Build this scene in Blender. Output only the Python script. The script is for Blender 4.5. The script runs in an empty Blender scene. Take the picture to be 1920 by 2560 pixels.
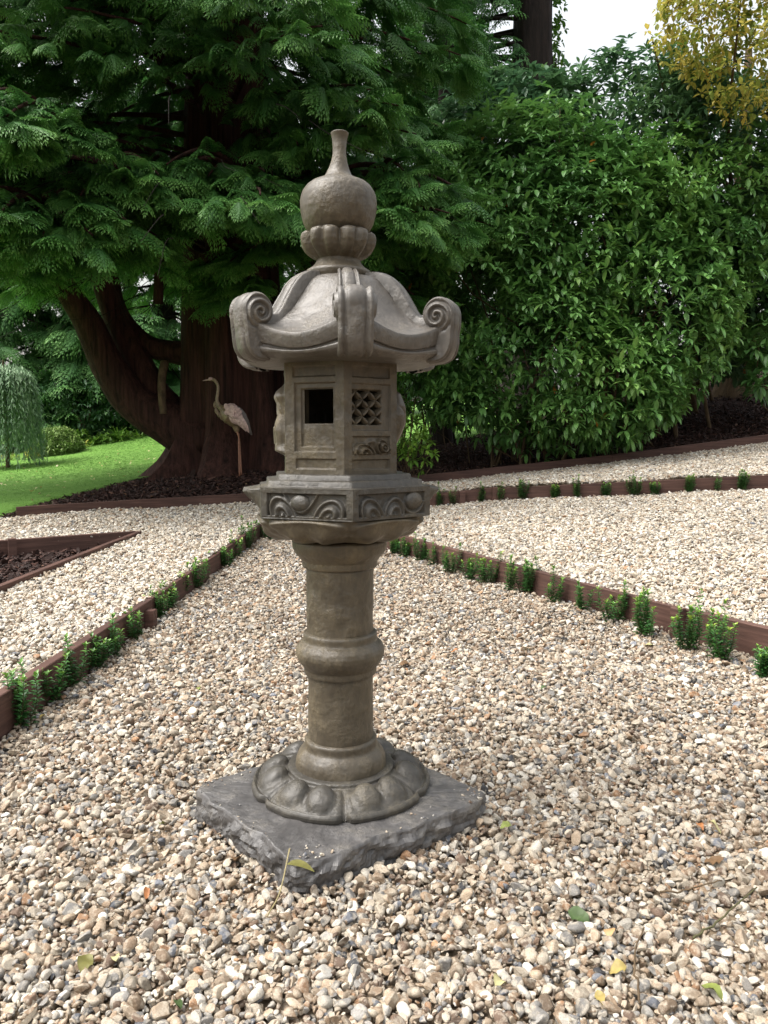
import bpy, bmesh, math, random
import numpy as np

# ------------------------------------------------------------------ camera, sky, sun, exposure
SC = bpy.context.scene
COL = SC.collection
CAM = np.array([0.116, -2.0, 1.0]); PITCH = math.radians(5.5); FPX = 1923.0
cam_d = bpy.data.cameras.new("camera"); cam = bpy.data.objects.new("camera", cam_d); COL.objects.link(cam)
cam.location = CAM; cam.rotation_euler = (math.pi/2 - PITCH, 0, 0)
cam_d.sensor_fit = 'VERTICAL'; cam_d.sensor_height = 36; cam_d.lens = 36*FPX/2560
cam_d.clip_end = 500; cam_d.clip_start = 0.02
SC.camera = cam

SUN_EL, SUN_AZ = math.radians(60), math.radians(258)      # azimuth clockwise from +Y
world = bpy.data.worlds.new("World"); SC.world = world; world.use_nodes = True
wn = world.node_tree; wn.nodes.clear()
w_out = wn.nodes.new("ShaderNodeOutputWorld"); w_bg = wn.nodes.new("ShaderNodeBackground")
w_sky = wn.nodes.new("ShaderNodeTexSky"); w_hs = wn.nodes.new("ShaderNodeHueSaturation")
w_sky.sky_type = 'NISHITA'; w_sky.sun_disc = False
w_sky.sun_elevation = SUN_EL; w_sky.sun_rotation = SUN_AZ
w_sky.air_density = 2.0; w_sky.dust_density = 8.0; w_sky.ozone_density = 1.0
w_hs.inputs["Saturation"].default_value = 0.25       # overcast: grey-white cloud instead of blue
w_bg.inputs["Strength"].default_value = 0.15
wn.links.new(w_sky.outputs[0], w_hs.inputs["Color"]); wn.links.new(w_hs.outputs[0], w_bg.inputs[0]); wn.links.new(w_bg.outputs[0], w_out.inputs[0])
sun_d = bpy.data.lights.new("sun", 'SUN'); sun_d.energy = 0.65; sun_d.angle = math.radians(34); sun_d.color = (1, 0.96, 0.9)
sun = bpy.data.objects.new("sun", sun_d); COL.objects.link(sun)
sun.rotation_euler = (math.pi/2 - SUN_EL, 0, -SUN_AZ + math.pi)
SC.view_settings.view_transform = 'Standard'; SC.view_settings.look = 'None'
SC.view_settings.exposure = 1.22; SC.view_settings.gamma = 1.0
SC.cycles.use_denoising = True
SC.cycles.max_bounces = 6; SC.cycles.diffuse_bounces = 3; SC.cycles.glossy_bounces = 2; SC.cycles.transmission_bounces = 3

# ------------------------------------------------------------------ helpers
cp, sp = math.cos(PITCH), math.sin(PITCH)
def ray(px, py):
    X = (px-960)/FPX; Y = -(py-1280)/FPX
    return np.array([X, cp+Y*sp, -sp+Y*cp])
def at(px, py, D):                       # point seen at that spot, D metres in front of the camera's foot
    d = ray(px, py); return CAM + d*(D/d[1])
def onz(px, py, z):
    d = ray(px, py); return CAM + d*((z-CAM[2])/d[2])
def onbed(px, py, off, s=.03):
    d = ray(px, py); t = (s*CAM[1]+off-CAM[2])/(d[2]-s*d[1]); p = CAM+d*t
    return p if p[1] > 0 else onz(px, py, off)
def zs(y): return float(at(848, y, 2.0)[2])
def rs(hw): return hw*2.0/FPX*1.012

R = np.random.default_rng(7)
def hash3(ix, iy, iz):
    h = (ix.astype(np.int64)*374761393 + iy.astype(np.int64)*668265263 + iz.astype(np.int64)*2147483647) & 0xffffffff
    h = ((h ^ (h >> 13))*1274126177) & 0xffffffff
    return ((h ^ (h >> 16)) & 0xffff)/65535.0
def vnoise(P, freq=1.0, seed=0):
    Q = np.asarray(P, float)*freq + seed*17.3
    I = np.floor(Q).astype(np.int64); f = Q-I; f = f*f*(3-2*f)
    r = 0
    for dx in (0, 1):
        for dy in (0, 1):
            for dz in (0, 1):
                w = (f[..., 0] if dx else 1-f[..., 0])*(f[..., 1] if dy else 1-f[..., 1])*(f[..., 2] if dz else 1-f[..., 2])
                r = r + w*hash3(I[..., 0]+dx, I[..., 1]+dy, I[..., 2]+dz)
    return r*2-1
def fbm(P, freq, n=3, seed=0):
    r = 0; a = 1
    for i in range(n):
        r = r + a*vnoise(P, freq*2**i, seed+i); a *= .5
    return r

def mesh_data(name, V, Q=None, T=None, mat=None, smooth=True, attrs=None):
    V = np.asarray(V, np.float32).reshape(-1, 3)
    me = bpy.data.meshes.new(name)
    nq = 0 if Q is None else len(Q); nt = 0 if T is None else len(T)
    me.vertices.add(len(V)); me.vertices.foreach_set("co", V.ravel())
    loops = []
    if nq: loops.append(np.asarray(Q, np.int32).ravel())
    if nt: loops.append(np.asarray(T, np.int32).ravel())
    if loops:
        L = np.concatenate(loops)
        me.loops.add(len(L)); me.loops.foreach_set("vertex_index", L)
        me.polygons.add(nq+nt)
        st = np.concatenate([np.arange(nq)*4, nq*4+np.arange(nt)*3]).astype(np.int32)
        me.polygons.foreach_set("loop_start", st)
        me.polygons.foreach_set("use_smooth", np.full(nq+nt, smooth, bool))
    for k, v in (attrs or {}).items():
        v = np.asarray(v, np.float32)
        if v.ndim == 1:
            a = me.attributes.new(k, 'FLOAT', 'POINT'); a.data.foreach_set("value", v)
        elif v.shape[1] == 3:
            a = me.attributes.new(k, 'FLOAT_VECTOR', 'POINT'); a.data.foreach_set("vector", v.ravel())
        else:
            a = me.attributes.new(k, 'FLOAT_COLOR', 'POINT'); a.data.foreach_set("color", v.ravel())
    me.update(calc_edges=True); me.validate()
    if mat: me.materials.append(mat)
    return me
def obj(name, me, parent=None, loc=None):
    o = bpy.data.objects.new(name, me); COL.objects.link(o)
    if parent is not None: o.parent = parent
    if loc is not None: o.location = loc
    return o
def tag(o, label, cat, group=None, kind=None):
    o["label"] = label; o["category"] = cat
    if group: o["group"] = group
    if kind: o["kind"] = kind
    return o
def thing(name, label, cat, loc=(0, 0, 0), group=None):
    o = bpy.data.objects.new(name, None); COL.objects.link(o); o.location = loc; o.empty_display_size = .05
    return tag(o, label, cat, group)

class MB:                                # collects vertex and face arrays for ONE mesh
    def __init__(s): s.V = []; s.Q = []; s.T = []; s.A = []; s.n = 0
    def add(s, V, Q=None, T=None, tint=0.5):
        V = np.asarray(V, float).reshape(-1, 3); s.V.append(V)
        if Q is not None and len(Q): s.Q.append(np.asarray(Q, np.int64)+s.n)
        if T is not None and len(T): s.T.append(np.asarray(T, np.int64)+s.n)
        s.A.append(np.broadcast_to(np.asarray(tint, float), (len(V),))); s.n += len(V)
        return s
    def data(s, name, mat, smooth=True, off=None):
        V = np.concatenate(s.V)
        if off is not None: V = V-np.asarray(off)
        return mesh_data(name, V, np.concatenate(s.Q) if s.Q else None, np.concatenate(s.T) if s.T else None, mat, smooth, {"tint": np.concatenate(s.A)})
    def build(s, name, mat, parent=None, smooth=True, off=None):
        return obj(name, s.data(name, mat, smooth, off), parent)

def grid_faces(nu, nv, wrap=False, off=0):
    i = np.arange(nu if wrap else nu-1)[:, None]; j = np.arange(nv-1)[None]
    a = i*nv+j; b = ((i+1) % nu)*nv+j
    return np.stack([a, b, b+1, a+1], -1).reshape(-1, 4)+off
def tube(P, rad, segs=8, cap=True):
    P = np.asarray(P, float); n = len(P); rad = np.broadcast_to(np.asarray(rad, float), (n,))
    T = np.gradient(P, axis=0); T /= np.linalg.norm(T, axis=1)[:, None]+1e-9
    ref = np.array([0, 0, 1.]) if abs(T[0, 2]) < .9 else np.array([1., 0, 0])
    N = np.zeros_like(P)
    u = ref-T[0]*(ref@T[0]); u /= np.linalg.norm(u)
    for i in range(n):
        u = u-T[i]*(u@T[i]); u /= np.linalg.norm(u)+1e-9; N[i] = u
    B = np.cross(T, N)
    a = np.linspace(0, 2*math.pi, segs, endpoint=False)
    V = P[:, None]+rad[:, None, None]*(N[:, None]*np.cos(a)[None, :, None]+B[:, None]*np.sin(a)[None, :, None])
    Q = []
    for i in range(n-1):
        for j in range(segs):
            Q.append((i*segs+j, i*segs+(j+1) % segs, (i+1)*segs+(j+1) % segs, (i+1)*segs+j))
    V = V.reshape(-1, 3); T3 = []
    if cap:
        V = np.concatenate([V, P[:1], P[-1:]]); a0 = len(V)-2
        for j in range(segs):
            T3.append((a0, (j+1) % segs, j)); T3.append((a0+1, (n-1)*segs+j, (n-1)*segs+(j+1) % segs))
    return V, np.array(Q), np.array(T3) if T3 else None
def smooth_path(P, n=24):                # Catmull-Rom through points
    P = np.asarray(P, float); m = len(P)
    Pp = np.concatenate([2*P[:1]-P[1:2], P, 2*P[-1:]-P[-2:-1]])
    out = []
    for t in np.linspace(0, m-1-1e-6, n):
        i = int(t); f = t-i; a, b, c, d = Pp[i], Pp[i+1], Pp[i+2], Pp[i+3]
        out.append(.5*((2*b)+(-a+c)*f+(2*a-5*b+4*c-d)*f*f+(-a+3*b-3*c+d)*f**3))
    return np.array(out)
def place(proto, X, pos, scale, up=None, roll=None):
    """copies of proto (V, Q, tint): x axis along X, z axis near up"""
    V, Q, tint = proto; m = len(pos)
    X = X/np.linalg.norm(X, axis=1)[:, None]
    U = np.tile([0, 0, 1.], (m, 1)) if up is None else up
    Z = U-X*(U*X).sum(1)[:, None]; Z /= np.linalg.norm(Z, axis=1)[:, None]+1e-9
    Y = np.cross(Z, X)
    if roll is not None:
        c, s = np.cos(roll)[:, None], np.sin(roll)[:, None]; Y, Z = Y*c+Z*s, Z*c-Y*s
    M = np.stack([X, Y, Z], 1)*np.asarray(scale).reshape(-1, 1, 1)
    W = np.einsum('vk,mkc->mvc', V, M)+pos[:, None]
    F = (Q[None]+(np.arange(m)*len(V))[:, None, None]).reshape(-1, Q.shape[1])
    return W.reshape(-1, 3), F, np.tile(tint, (m, 1))

# ------------------------------------------------------------------ materials
def nodes_mat(name):
    m = bpy.data.materials.new(name); m.use_nodes = True
    nt = m.node_tree; b = nt.nodes["Principled BSDF"]
    return m, nt, b
def N(nt, t, **kw):
    n = nt.nodes.new(t)
    for k, v in kw.items():
        if k in n.inputs: n.inputs[k].default_value = v
        else: setattr(n, k, v)
    return n
def ramp(nt, stops, interp='LINEAR'):
    r = nt.nodes.new("ShaderNodeValToRGB"); r.color_ramp.interpolation = interp
    e = r.color_ramp.elements
    while len(e) < len(stops): e.new(.5)
    for i, (p, c) in enumerate(stops):
        e[i].position = p; e[i].color = (*c, 1)
    return r
def noise(nt, scale, detail=4, rough=.55, coord=None):
    n = N(nt, "ShaderNodeTexNoise"); n.inputs["Scale"].default_value = scale; n.inputs["Detail"].default_value = detail; n.inputs["Roughness"].default_value = rough
    if coord is not None: nt.links.new(coord, n.inputs["Vector"])
    return n
def bump(nt, b, h, strength, dist):
    n = N(nt, "ShaderNodeBump"); n.inputs["Strength"].default_value = strength; n.inputs["Distance"].default_value = dist
    nt.links.new(h, n.inputs["Height"]); nt.links.new(n.outputs[0], b.inputs["Normal"]); return n

def stone_mat(name, c0, c1, c2, rough=.5, bs=.5, fine=90, spec=.5):
    m, nt, b = nodes_mat(name); L = nt.links.new
    g = N(nt, "ShaderNodeTexCoord").outputs["Object"]
    n1 = noise(nt, 7, 9, .68, g); r1 = ramp(nt, [(.30, c0), (.52, c1), (.74, c2)]); L(n1.outputs["Fac"], r1.inputs[0])
    mp = N(nt, "ShaderNodeMapping"); mp.inputs["Scale"].default_value = (1, 1, .35); L(g, mp.inputs[0])
    n2 = noise(nt, fine, 5, .7, mp.outputs[0])
    mx = N(nt, "ShaderNodeMix", data_type='RGBA', blend_type='OVERLAY'); mx.inputs[0].default_value = .55
    r2 = ramp(nt, [(.3, (.25, .25, .25)), (.7, (.72, .70, .66))]); L(n2.outputs["Fac"], r2.inputs[0])
    L(r1.outputs[0], mx.inputs[6]); L(r2.outputs[0], mx.inputs[7]); L(mx.outputs[2], b.inputs["Base Color"])
    n3 = noise(nt, fine*1.6, 4, .6, g)
    ad = N(nt, "ShaderNodeMath", operation='ADD'); L(n2.outputs["Fac"], ad.inputs[0]); L(n3.outputs["Fac"], ad.inputs[1])
    n4 = noise(nt, 14, 3, .5, g); r4 = ramp(nt, [(.42, (.12, .12, .12)), (.62, (1, 1, 1))]); L(n4.outputs["Fac"], r4.inputs[0])
    ml = N(nt, "ShaderNodeMath", operation='MULTIPLY'); L(ad.outputs[0], ml.inputs[0]); L(r4.outputs[0], ml.inputs[1])
    bump(nt, b, ml.outputs[0], bs, .0035)
    rr = N(nt, "ShaderNodeMapRange"); rr.inputs["To Min"].default_value = rough-.08; rr.inputs["To Max"].default_value = rough+.15
    L(n1.outputs["Fac"], rr.inputs[0]); L(rr.outputs[0], b.inputs["Roughness"]); b.inputs["Specular IOR Level"].default_value = spec
    return m
def leaf_mat(name, stops, rough=.45, trans=.2, spec=.4, tcol=None):
    m, nt, b = nodes_mat(name); L = nt.links.new
    a = N(nt, "ShaderNodeAttribute", attribute_name="tint"); r = ramp(nt, stops); L(a.outputs["Fac"], r.inputs[0])
    L(r.outputs[0], b.inputs["Base Color"]); b.inputs["Roughness"].default_value = rough; b.inputs["Specular IOR Level"].default_value = spec
    t = N(nt, "ShaderNodeBsdfTranslucent"); mx = N(nt, "ShaderNodeMixShader"); mx.inputs[0].default_value = trans
    L(r.outputs[0], t.inputs[0]); L(b.outputs[0], mx.inputs[1]); L(t.outputs[0], mx.inputs[2])
    L(mx.outputs[0], nt.nodes["Material Output"].inputs[0]); return m
def bark_mat(name, c0, c1, sx=14, sz=1.6, bs=.8):
    m, nt, b = nodes_mat(name); L = nt.links.new
    g = N(nt, "ShaderNodeTexCoord").outputs["Object"]
    mp = N(nt, "ShaderNodeMapping"); mp.inputs["Scale"].default_value = (sx, sx, sz); L(g, mp.inputs[0])
    n = noise(nt, 1.0, 6, .65, mp.outputs[0]); r = ramp(nt, [(.3, c0), (.7, c1)]); L(n.outputs["Fac"], r.inputs[0])
    L(r.outputs[0], b.inputs["Base Color"]); b.inputs["Roughness"].default_value = .85; b.inputs["Specular IOR Level"].default_value = .2
    bump(nt, b, n.outputs["Fac"], bs, .05); return m
def plain_mat(name, c, rough=.7, spec=.3, var=.3, scale=20, bs=.2, bd=.005):
    m, nt, b = nodes_mat(name); L = nt.links.new
    g = N(nt, "ShaderNodeTexCoord").outputs["Object"]; n = noise(nt, scale, 5, .6, g)
    r = ramp(nt, [(.25, tuple(x*(1-var) for x in c)), (.75, tuple(min(1, x*(1+var)) for x in c))])
    L(n.outputs["Fac"], r.inputs[0]); L(r.outputs[0], b.inputs["Base Color"])
    b.inputs["Roughness"].default_value = rough; b.inputs["Specular IOR Level"].default_value = spec
    bump(nt, b, n.outputs["Fac"], bs, bd); return m

M_stone = stone_mat("cast_stone", (.048, .039, .028), (.084, .069, .047), (.150, .121, .074), .43, .8, 75, .5)
M_plat = stone_mat("cast_stone_grey", (.032, .029, .025), (.053, .048, .040), (.105, .090, .064), .44, .8, 75, .5)
M_roof = stone_mat("cast_stone_roof", (.062, .055, .047), (.094, .084, .073), (.145, .126, .098), .42, .75, 75, .6)
M_slab = stone_mat("dark_slab", (.042, .040, .040), (.078, .075, .075), (.150, .138, .122), .44, 1.0, 55, .6)
M_board = None
def board_mat():
    m, nt, b = nodes_mat("stained_timber"); L = nt.links.new
    g = N(nt, "ShaderNodeTexCoord").outputs["Generated"]; go = N(nt, "ShaderNodeTexCoord").outputs["Object"]
    oi = N(nt, "ShaderNodeObjectInfo")
    mp = N(nt, "ShaderNodeMapping"); mp.inputs["Scale"].default_value = (3, 3, 60); L(go, mp.inputs[0])
    n = noise(nt, 1, 6, .65, mp.outputs[0]); n2 = noise(nt, 2.2, 4, .6, go)
    r = ramp(nt, [(.25, (.042, .023, .018)), (.5, (.082, .043, .033)), (.8, (.150, .083, .064))]); L(n.outputs["Fac"], r.inputs[0])
    mx = N(nt, "ShaderNodeMix", data_type='RGBA', blend_type='MULTIPLY'); mx.inputs[0].default_value = .6
    r2 = ramp(nt, [(.3, (.6, .6, .62)), (.7, (1.15, 1.1, 1.1))]); L(n2.outputs["Fac"], r2.inputs[0])
    L(r.outputs[0], mx.inputs[6]); L(r2.outputs[0], mx.inputs[7]); L(mx.outputs[2], b.inputs["Base Color"])
    b.inputs["Roughness"].default_value = .7; b.inputs["Specular IOR Level"].default_value = .3; bump(nt, b, n.outputs["Fac"], .4, .004); return m
M_board = board_mat()
def pebble_mat():
    m, nt, b = nodes_mat("flint_gravel"); L = nt.links.new
    a = N(nt, "ShaderNodeAttribute", attribute_name="col", attribute_type='INSTANCER')
    oi = N(nt, "ShaderNodeObjectInfo"); g = N(nt, "ShaderNodeTexCoord").outputs["Object"]
    ml = N(nt, "ShaderNodeMath", operation='MULTIPLY'); ml.inputs[1].default_value = 90; L(oi.outputs["Random"], ml.inputs[0])
    va = N(nt, "ShaderNodeVectorMath", operation='ADD'); L(g, va.inputs[0]); L(ml.outputs[0], va.inputs[1])
    n = noise(nt, 1.1, 5, .6, va.outputs[0]); r = ramp(nt, [(.47, (0, 0, 0)), (.60, (1, 1, 1))]); L(n.outputs["Fac"], r.inputs[0])
    mu = N(nt, "ShaderNodeMath", operation='MULTIPLY'); mu.inputs[1].default_value = .55; L(r.outputs[0], mu.inputs[0])
    mx = N(nt, "ShaderNodeMix", data_type='RGBA'); mx.inputs[7].default_value = (.52, .46, .37, 1)
    L(mu.outputs[0], mx.inputs[0]); L(a.outputs["Color"], mx.inputs[6])
    n2 = noise(nt, 6, 4, .6, va.outputs[0]); r2 = ramp(nt, [(.3, (.72, .70, .68)), (.65, (1.08, 1.08, 1.08))]); L(n2.outputs["Fac"], r2.inputs[0])
    m2 = N(nt, "ShaderNodeMix", data_type='RGBA', blend_type='MULTIPLY'); m2.inputs[0].default_value = 1
    L(mx.outputs[2], m2.inputs[6]); L(r2.outputs[0], m2.inputs[7]); L(m2.outputs[2], b.inputs["Base Color"])
    b.inputs["Roughness"].default_value = .55; b.inputs["Specular IOR Level"].default_value = .35
    bump(nt, b, n2.outputs["Fac"], .3, .08); return m
M_pebble = pebble_mat()
def inst_mat(name, stops, rough=.8, spec=.2):
    m, nt, b = nodes_mat(name); L = nt.links.new
    a = N(nt, "ShaderNodeAttribute", attribute_name="tone", attribute_type='INSTANCER'); r = ramp(nt, stops); L(a.outputs["Fac"], r.inputs[0])
    L(r.outputs[0], b.inputs["Base Color"]); b.inputs["Roughness"].default_value = rough; b.inputs["Specular IOR Level"].default_value = spec; return m
M_chip = inst_mat("bark_chips", [(0, (.014, .0075, .006)), (.6, (.044, .021, .016)), (.9, (.085, .040, .029)), (1, (.18, .10, .07))], .75, .3)
M_blade = inst_mat("lawn_blades", [(0, (.085, .19, .03)), (.5, (.125, .26, .045)), (1, (.18, .33, .07))], .6, .3)
M_soilg = plain_mat("gravel_sand", (.16, .12, .08), .9, .2, .45, 120, .6, .01)
M_mulch = plain_mat("mulch_soil", (.034, .017, .013), .9, .2, .5, 60, .8, .02)
M_lawn = plain_mat("lawn_green", (.120, .245, .042), .8, .2, .25, 4, .5, .03)

# ------------------------------------------------------------------ terrain
Lp0 = onbed(17, 1825, 0); Lp1 = onbed(640, 1350, 0); Rp0 = onbed(1830, 1625, 0); Rp1 = onbed(967, 1372, 0)
def line_x(p, q, y): return p[0]+(q[0]-p[0])*(y-p[1])/(q[1]-p[1])
KY = 5.72; KX = line_x(Rp0, Rp1, KY)                      # the boards' corner, behind the lantern
L0 = np.array([line_x(Lp0, Lp1, -3), -3.]); LK = np.array([KX, KY])
LM = np.array([line_x(Lp0, Lp1, 4.5), 4.5])
R0 = np.array([line_x(Rp0, Rp1, -3), -3.])
MID = np.array([[KX, KY], [.60, 5.62], [1.21, 5.60], [3.816, 5.40], [9.0, 5.0]])
FAR = np.array([[-3.246, 5.0], [-1.303, 6.0], [.898, 7.0], [2.9, 7.42], [4.987, 7.8], [9.5, 8.4]])
TRI = np.array([[-1.842, 4.097], [-1.981, 2.142], [-2.10, .6], [-4.6, 2.6], [-2.694, 3.58]])
def inpoly(X, Y, P):
    r = np.zeros(X.shape, bool); n = len(P)
    for i in range(n):
        x0, y0 = P[i]; x1, y1 = P[(i+1) % n]
        c = ((y0 > Y) != (y1 > Y))
        with np.errstate(divide='ignore', invalid='ignore'):
            xi = (x1-x0)*(Y-y0)/(y1-y0)+x0
        r ^= c & (X < xi)
    return r
CENTER = np.array([L0, LM, LK, R0])
RIGHT = np.array([R0, LK, *MID[1:], [14, -3]])
def bedz(y): return .03*np.maximum(0, y)
# outer ground: thin-plate spline through levels read from the photograph
cps = [(-1.17, -1.5, .10), (-1.16, .5, .115), (-.97, 4.5, .245), (-3, 0, .11), (-6, -2, .1), (-2.7, 3.6, .22), (-3.246, 5, .285), (-1.303, 6, .335), (KX, KY, .30),
       (.9, 7, .51), (4.987, 7.8, .955), (.6, 5.6, .46), (1.21, 5.6, .53), (3.82, 5.4, .66), (-1.53, 6.9, .56), (-1.85, 7.6, .61), (-3.1, 7, .42), (-2.83, 8.2, .50), (-3.35, 4.9, .255),
       (-7.36, 13, .53), (-4.37, 15, 1.07), (.73, 15, 1.15), (4.9, 10.5, 1.54), (6.5, 11, 1.9), (.9, 9, .69), (-6, 5, .25), (-12, 8, .2), (-12, 20, .8), (8, 5, 1.0), (10, 10, 2.0), (10, 18, 2.8),
       (0, 25, 1.6), (-10, 30, 1.6), (12, 30, 3.6), (-40, 0, 0), (-40, 60, 2), (40, 60, 6), (40, 0, 4), (0, 70, 3), (2.4, 12, 1.12), (-30, -20, 0), (30, -20, 1)]
cps = np.array(cps)
def U(r2): return np.where(r2 > 1e-12, .5*r2*np.log(r2+1e-12), 0)
n_ = len(cps)
d2 = ((cps[:, None, :2]-cps[None, :, :2])**2).sum(-1)
A = np.zeros((n_+3, n_+3)); A[:n_, :n_] = U(d2)+np.eye(n_)*.02; A[:n_, n_] = 1; A[:n_, n_+1:] = cps[:, :2]; A[n_, :n_] = 1; A[n_+1:, :n_] = cps[:, :2].T
TW = np.linalg.solve(A, np.concatenate([cps[:, 2], np.zeros(3)]))
def Hout(x, y):
    x = np.asarray(x, float); y = np.asarray(y, float); r = TW[n_]+TW[n_+1]*x+TW[n_+2]*y
    for i in range(n_): r = r+TW[i]*U((x-cps[i, 0])**2+(y-cps[i, 1])**2)
    return r
def Hright(x, y):
    # from the top of the right board up to the foot of the middle board
    xr = R0[0]+(LK[0]-R0[0])*(y-R0[1])/(LK[1]-R0[1])
    base = bedz(y)+.125
    top = np.interp(x, MID[:, 0], [.30, .33, .385, .515, .9])
    ym = np.interp(x, MID[:, 0], MID[:, 1])
    yr = np.clip(R0[1]+(x-R0[0])*(LK[1]-R0[1])/(LK[0]-R0[0]), -3, KY)
    t = np.clip((y-yr)/np.maximum(ym-yr, .05), 0, 1)
    return (bedz(yr)+.125)*(1-t)+top*t
def H(x, y):
    x = np.asarray(x, float); y = np.asarray(y, float)
    h = Hout(x, y)
    rt = inpoly(x, y, RIGHT); h = np.where(rt, Hright(x, y), h)
    ce = inpoly(x, y, CENTER); h = np.where(ce, bedz(y), h)
    tr = inpoly(x, y, TRI); h = np.where(tr, h-.085, h)
    return h
def H1(x, y): return float(H(np.array([x]), np.array([y]))[0])
FARB = lambda x: np.interp(x, FAR[:, 0], FAR[:, 1])
def lawn_edge(y): return np.interp(y, [-6, 4.75, 5.0, 6.1, 7.0, 8.2, 9.2, 10.5, 11.6, 13, 16, 24, 45], [-6.0, -3.6, -3.42, -3.30, -3.12, -2.83, -2.4, -1.2, 1.2, 2.6, 5.0, 9, 16])

def sheet(name, xs, ys, mat, keep=None, dz=0., rough=0.):
    X, Y = np.meshgrid(xs, ys, indexing='ij'); Z = np.min([H((X+a).ravel(), (Y+b).ravel()) for a, b in ((0, 0), (.075, 0), (-.075, 0), (0, .075), (0, -.075), (.055, .055), (-.055, .055), (.055, -.055), (-.055, -.055))], 0).reshape(X.shape)+dz
    if rough: Z = Z+rough*fbm(np.stack([X, Y, X*0], -1), 3.0, 3)
    V = np.stack([X, Y, Z], -1).reshape(-1, 3); Q = grid_faces(len(xs), len(ys))
    if keep is not None:
        c = V[Q].mean(1); Q = Q[keep(c[:, 0], c[:, 1])]
    o = obj(name, mesh_data(name, V, Q, None, mat)); o["kind"] = "structure"; return o
xs = np.concatenate([np.linspace(-60, -8, 27), np.arange(-7.5, -5, .25), np.arange(-5, 6, .06), np.arange(6, 10, .25), np.linspace(10.5, 60, 26)])
ys = np.concatenate([np.linspace(-25, -4, 12), np.arange(-3.5, -1.5, .25), np.arange(-1.5, 8.5, .06), np.arange(8.5, 20, .3), np.linspace(20.5, 90, 36)])
def is_gravel(x, y):
    g = (y < FARB(x)) & ~inpoly(x, y, TRI) & (x > lawn_edge(y))
    return g
o = sheet("gravel_ground", xs, ys, M_soilg, is_gravel, -.012); tag(o, "sandy ground under the flint gravel beds", "ground", kind="structure")
o = sheet("mulch_ground", xs, ys, M_mulch, lambda x, y: ~is_gravel(x, y), -.012, .012); tag(o, "dark bark mulch ground under trees and shrubs", "ground", kind="structure")
# lawn: its own turf sheet, 2.5 cm proud of the mulch
ly = np.concatenate([np.arange(-6, 4, 1.), np.arange(4, 12, .12), np.arange(12, 46, 1.0)])
lu = np.concatenate([np.linspace(-45, -9, 14), np.linspace(-8, -1, 24), np.linspace(-.9, 0, 12)])
X = lawn_edge(ly)[:, None]+lu[None]; X = X+np.where(lu > -.01, .035*vnoise(np.stack([ly, ly*0, ly*0], -1), 5)[:, None], 0)
Y = np.repeat(ly[:, None], len(lu), 1); Z = H(X.ravel(), Y.ravel()).reshape(X.shape)+.022
Z[:, -1] -= .05
o = obj("lawn", mesh_data("lawn", np.stack([X, Y, Z], -1), grid_faces(len(ly), len(lu))[:, ::-1], None, M_lawn)); tag(o, "mown green lawn sloping behind the big cedar trunk", "lawn", kind="structure")

# ------------------------------------------------------------------ scattered stuff (geometry nodes)
def proto_collection(name, meshes):
    c = bpy.data.collections.new(name)
    for i, me in enumerate(meshes):
        c.objects.link(bpy.data.objects.new(name+"_piece", me))
    return c
def scatter(name, coll, P, rot, scl, attrs, label, cat):
    me = mesh_data(name, P, attrs=dict(rot=rot, scl=scl, **attrs))
    o = obj(name, me); tag(o, label, cat, kind="stuff")
    ng = bpy.data.node_groups.new(name, 'GeometryNodeTree')
    ng.interface.new_socket("Geometry", in_out='INPUT', socket_type='NodeSocketGeometry'); ng.interface.new_socket("Geometry", in_out='OUTPUT', socket_type='NodeSocketGeometry')
    gi = ng.nodes.new("NodeGroupInput"); go = ng.nodes.new("NodeGroupOutput"); ip = ng.nodes.new("GeometryNodeInstanceOnPoints")
    ci = ng.nodes.new("GeometryNodeCollectionInfo"); ci.inputs["Collection"].default_value = coll
    ci.inputs["Separate Children"].default_value = True; ci.inputs["Reset Children"].default_value = True
    def na(nm, t):
        a = ng.nodes.new("GeometryNodeInputNamedAttribute"); a.data_type = t; a.inputs["Name"].default_value = nm; return a.outputs["Attribute"]
    L = ng.links.new
    L(gi.outputs[0], ip.inputs["Points"]); L(ci.outputs[0], ip.inputs["Instance"]); ip.inputs["Pick Instance"].default_value = True
    L(na("pick", 'INT'), ip.inputs["Instance Index"])
    L(na("rot", 'FLOAT_VECTOR'), ip.inputs["Rotation"]); L(na("scl", 'FLOAT_VECTOR'), ip.inputs["Scale"]); L(ip.outputs[0], go.inputs[0])
    md = o.modifiers.new("scatter", 'NODES'); md.node_group = ng
    return o
def ico(sub):
    bm = bmesh.new(); bmesh.ops.create_icosphere(bm, subdivisions=sub, radius=1)
    V = np.array([v.co[:] for v in bm.verts]); F = np.array([[v.index for v in f.verts] for f in bm.faces]); bm.free(); return V, F
IV, IF = ico(3)
peb = []
for k in range(22):
    r = np.random.default_rng(100+k)
    V = IV.copy()
    for _ in range(r.integers(3, 9) if k % 4 else 2):    # broken faces of flint
        n = r.normal(size=3); n /= np.linalg.norm(n); d = r.uniform(.25, .78)
        h = V@n; V = V-np.maximum(h-d, 0)[:, None]*n
    V = V*(1+.10*fbm(IV, 1.3, 2, k)[:, None])
    V = V*np.array([1, r.uniform(.55, .95), r.uniform(.34, .70)])
    peb.append(mesh_data("pebble", V, None, IF, M_pebble))
C_peb = proto_collection("pebbles", peb)
PAL = np.array([(.70, .65, .56), (.60, .52, .41), (.45, .35, .25), (.33, .235, .155), (.195, .13, .09), (.38, .22, .12), (.30, .285, .265), (.17, .18, .205), (.055, .055, .06), (.52, .44, .34), (.74, .71, .65)])
W_near = np.array([.11, .12, .16, .19, .13, .04, .13, .05, .035, .11, .05]); W_far = np.array([.27, .20, .10, .055, .035, .015, .05, .012, .006, .15, .17])
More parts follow.
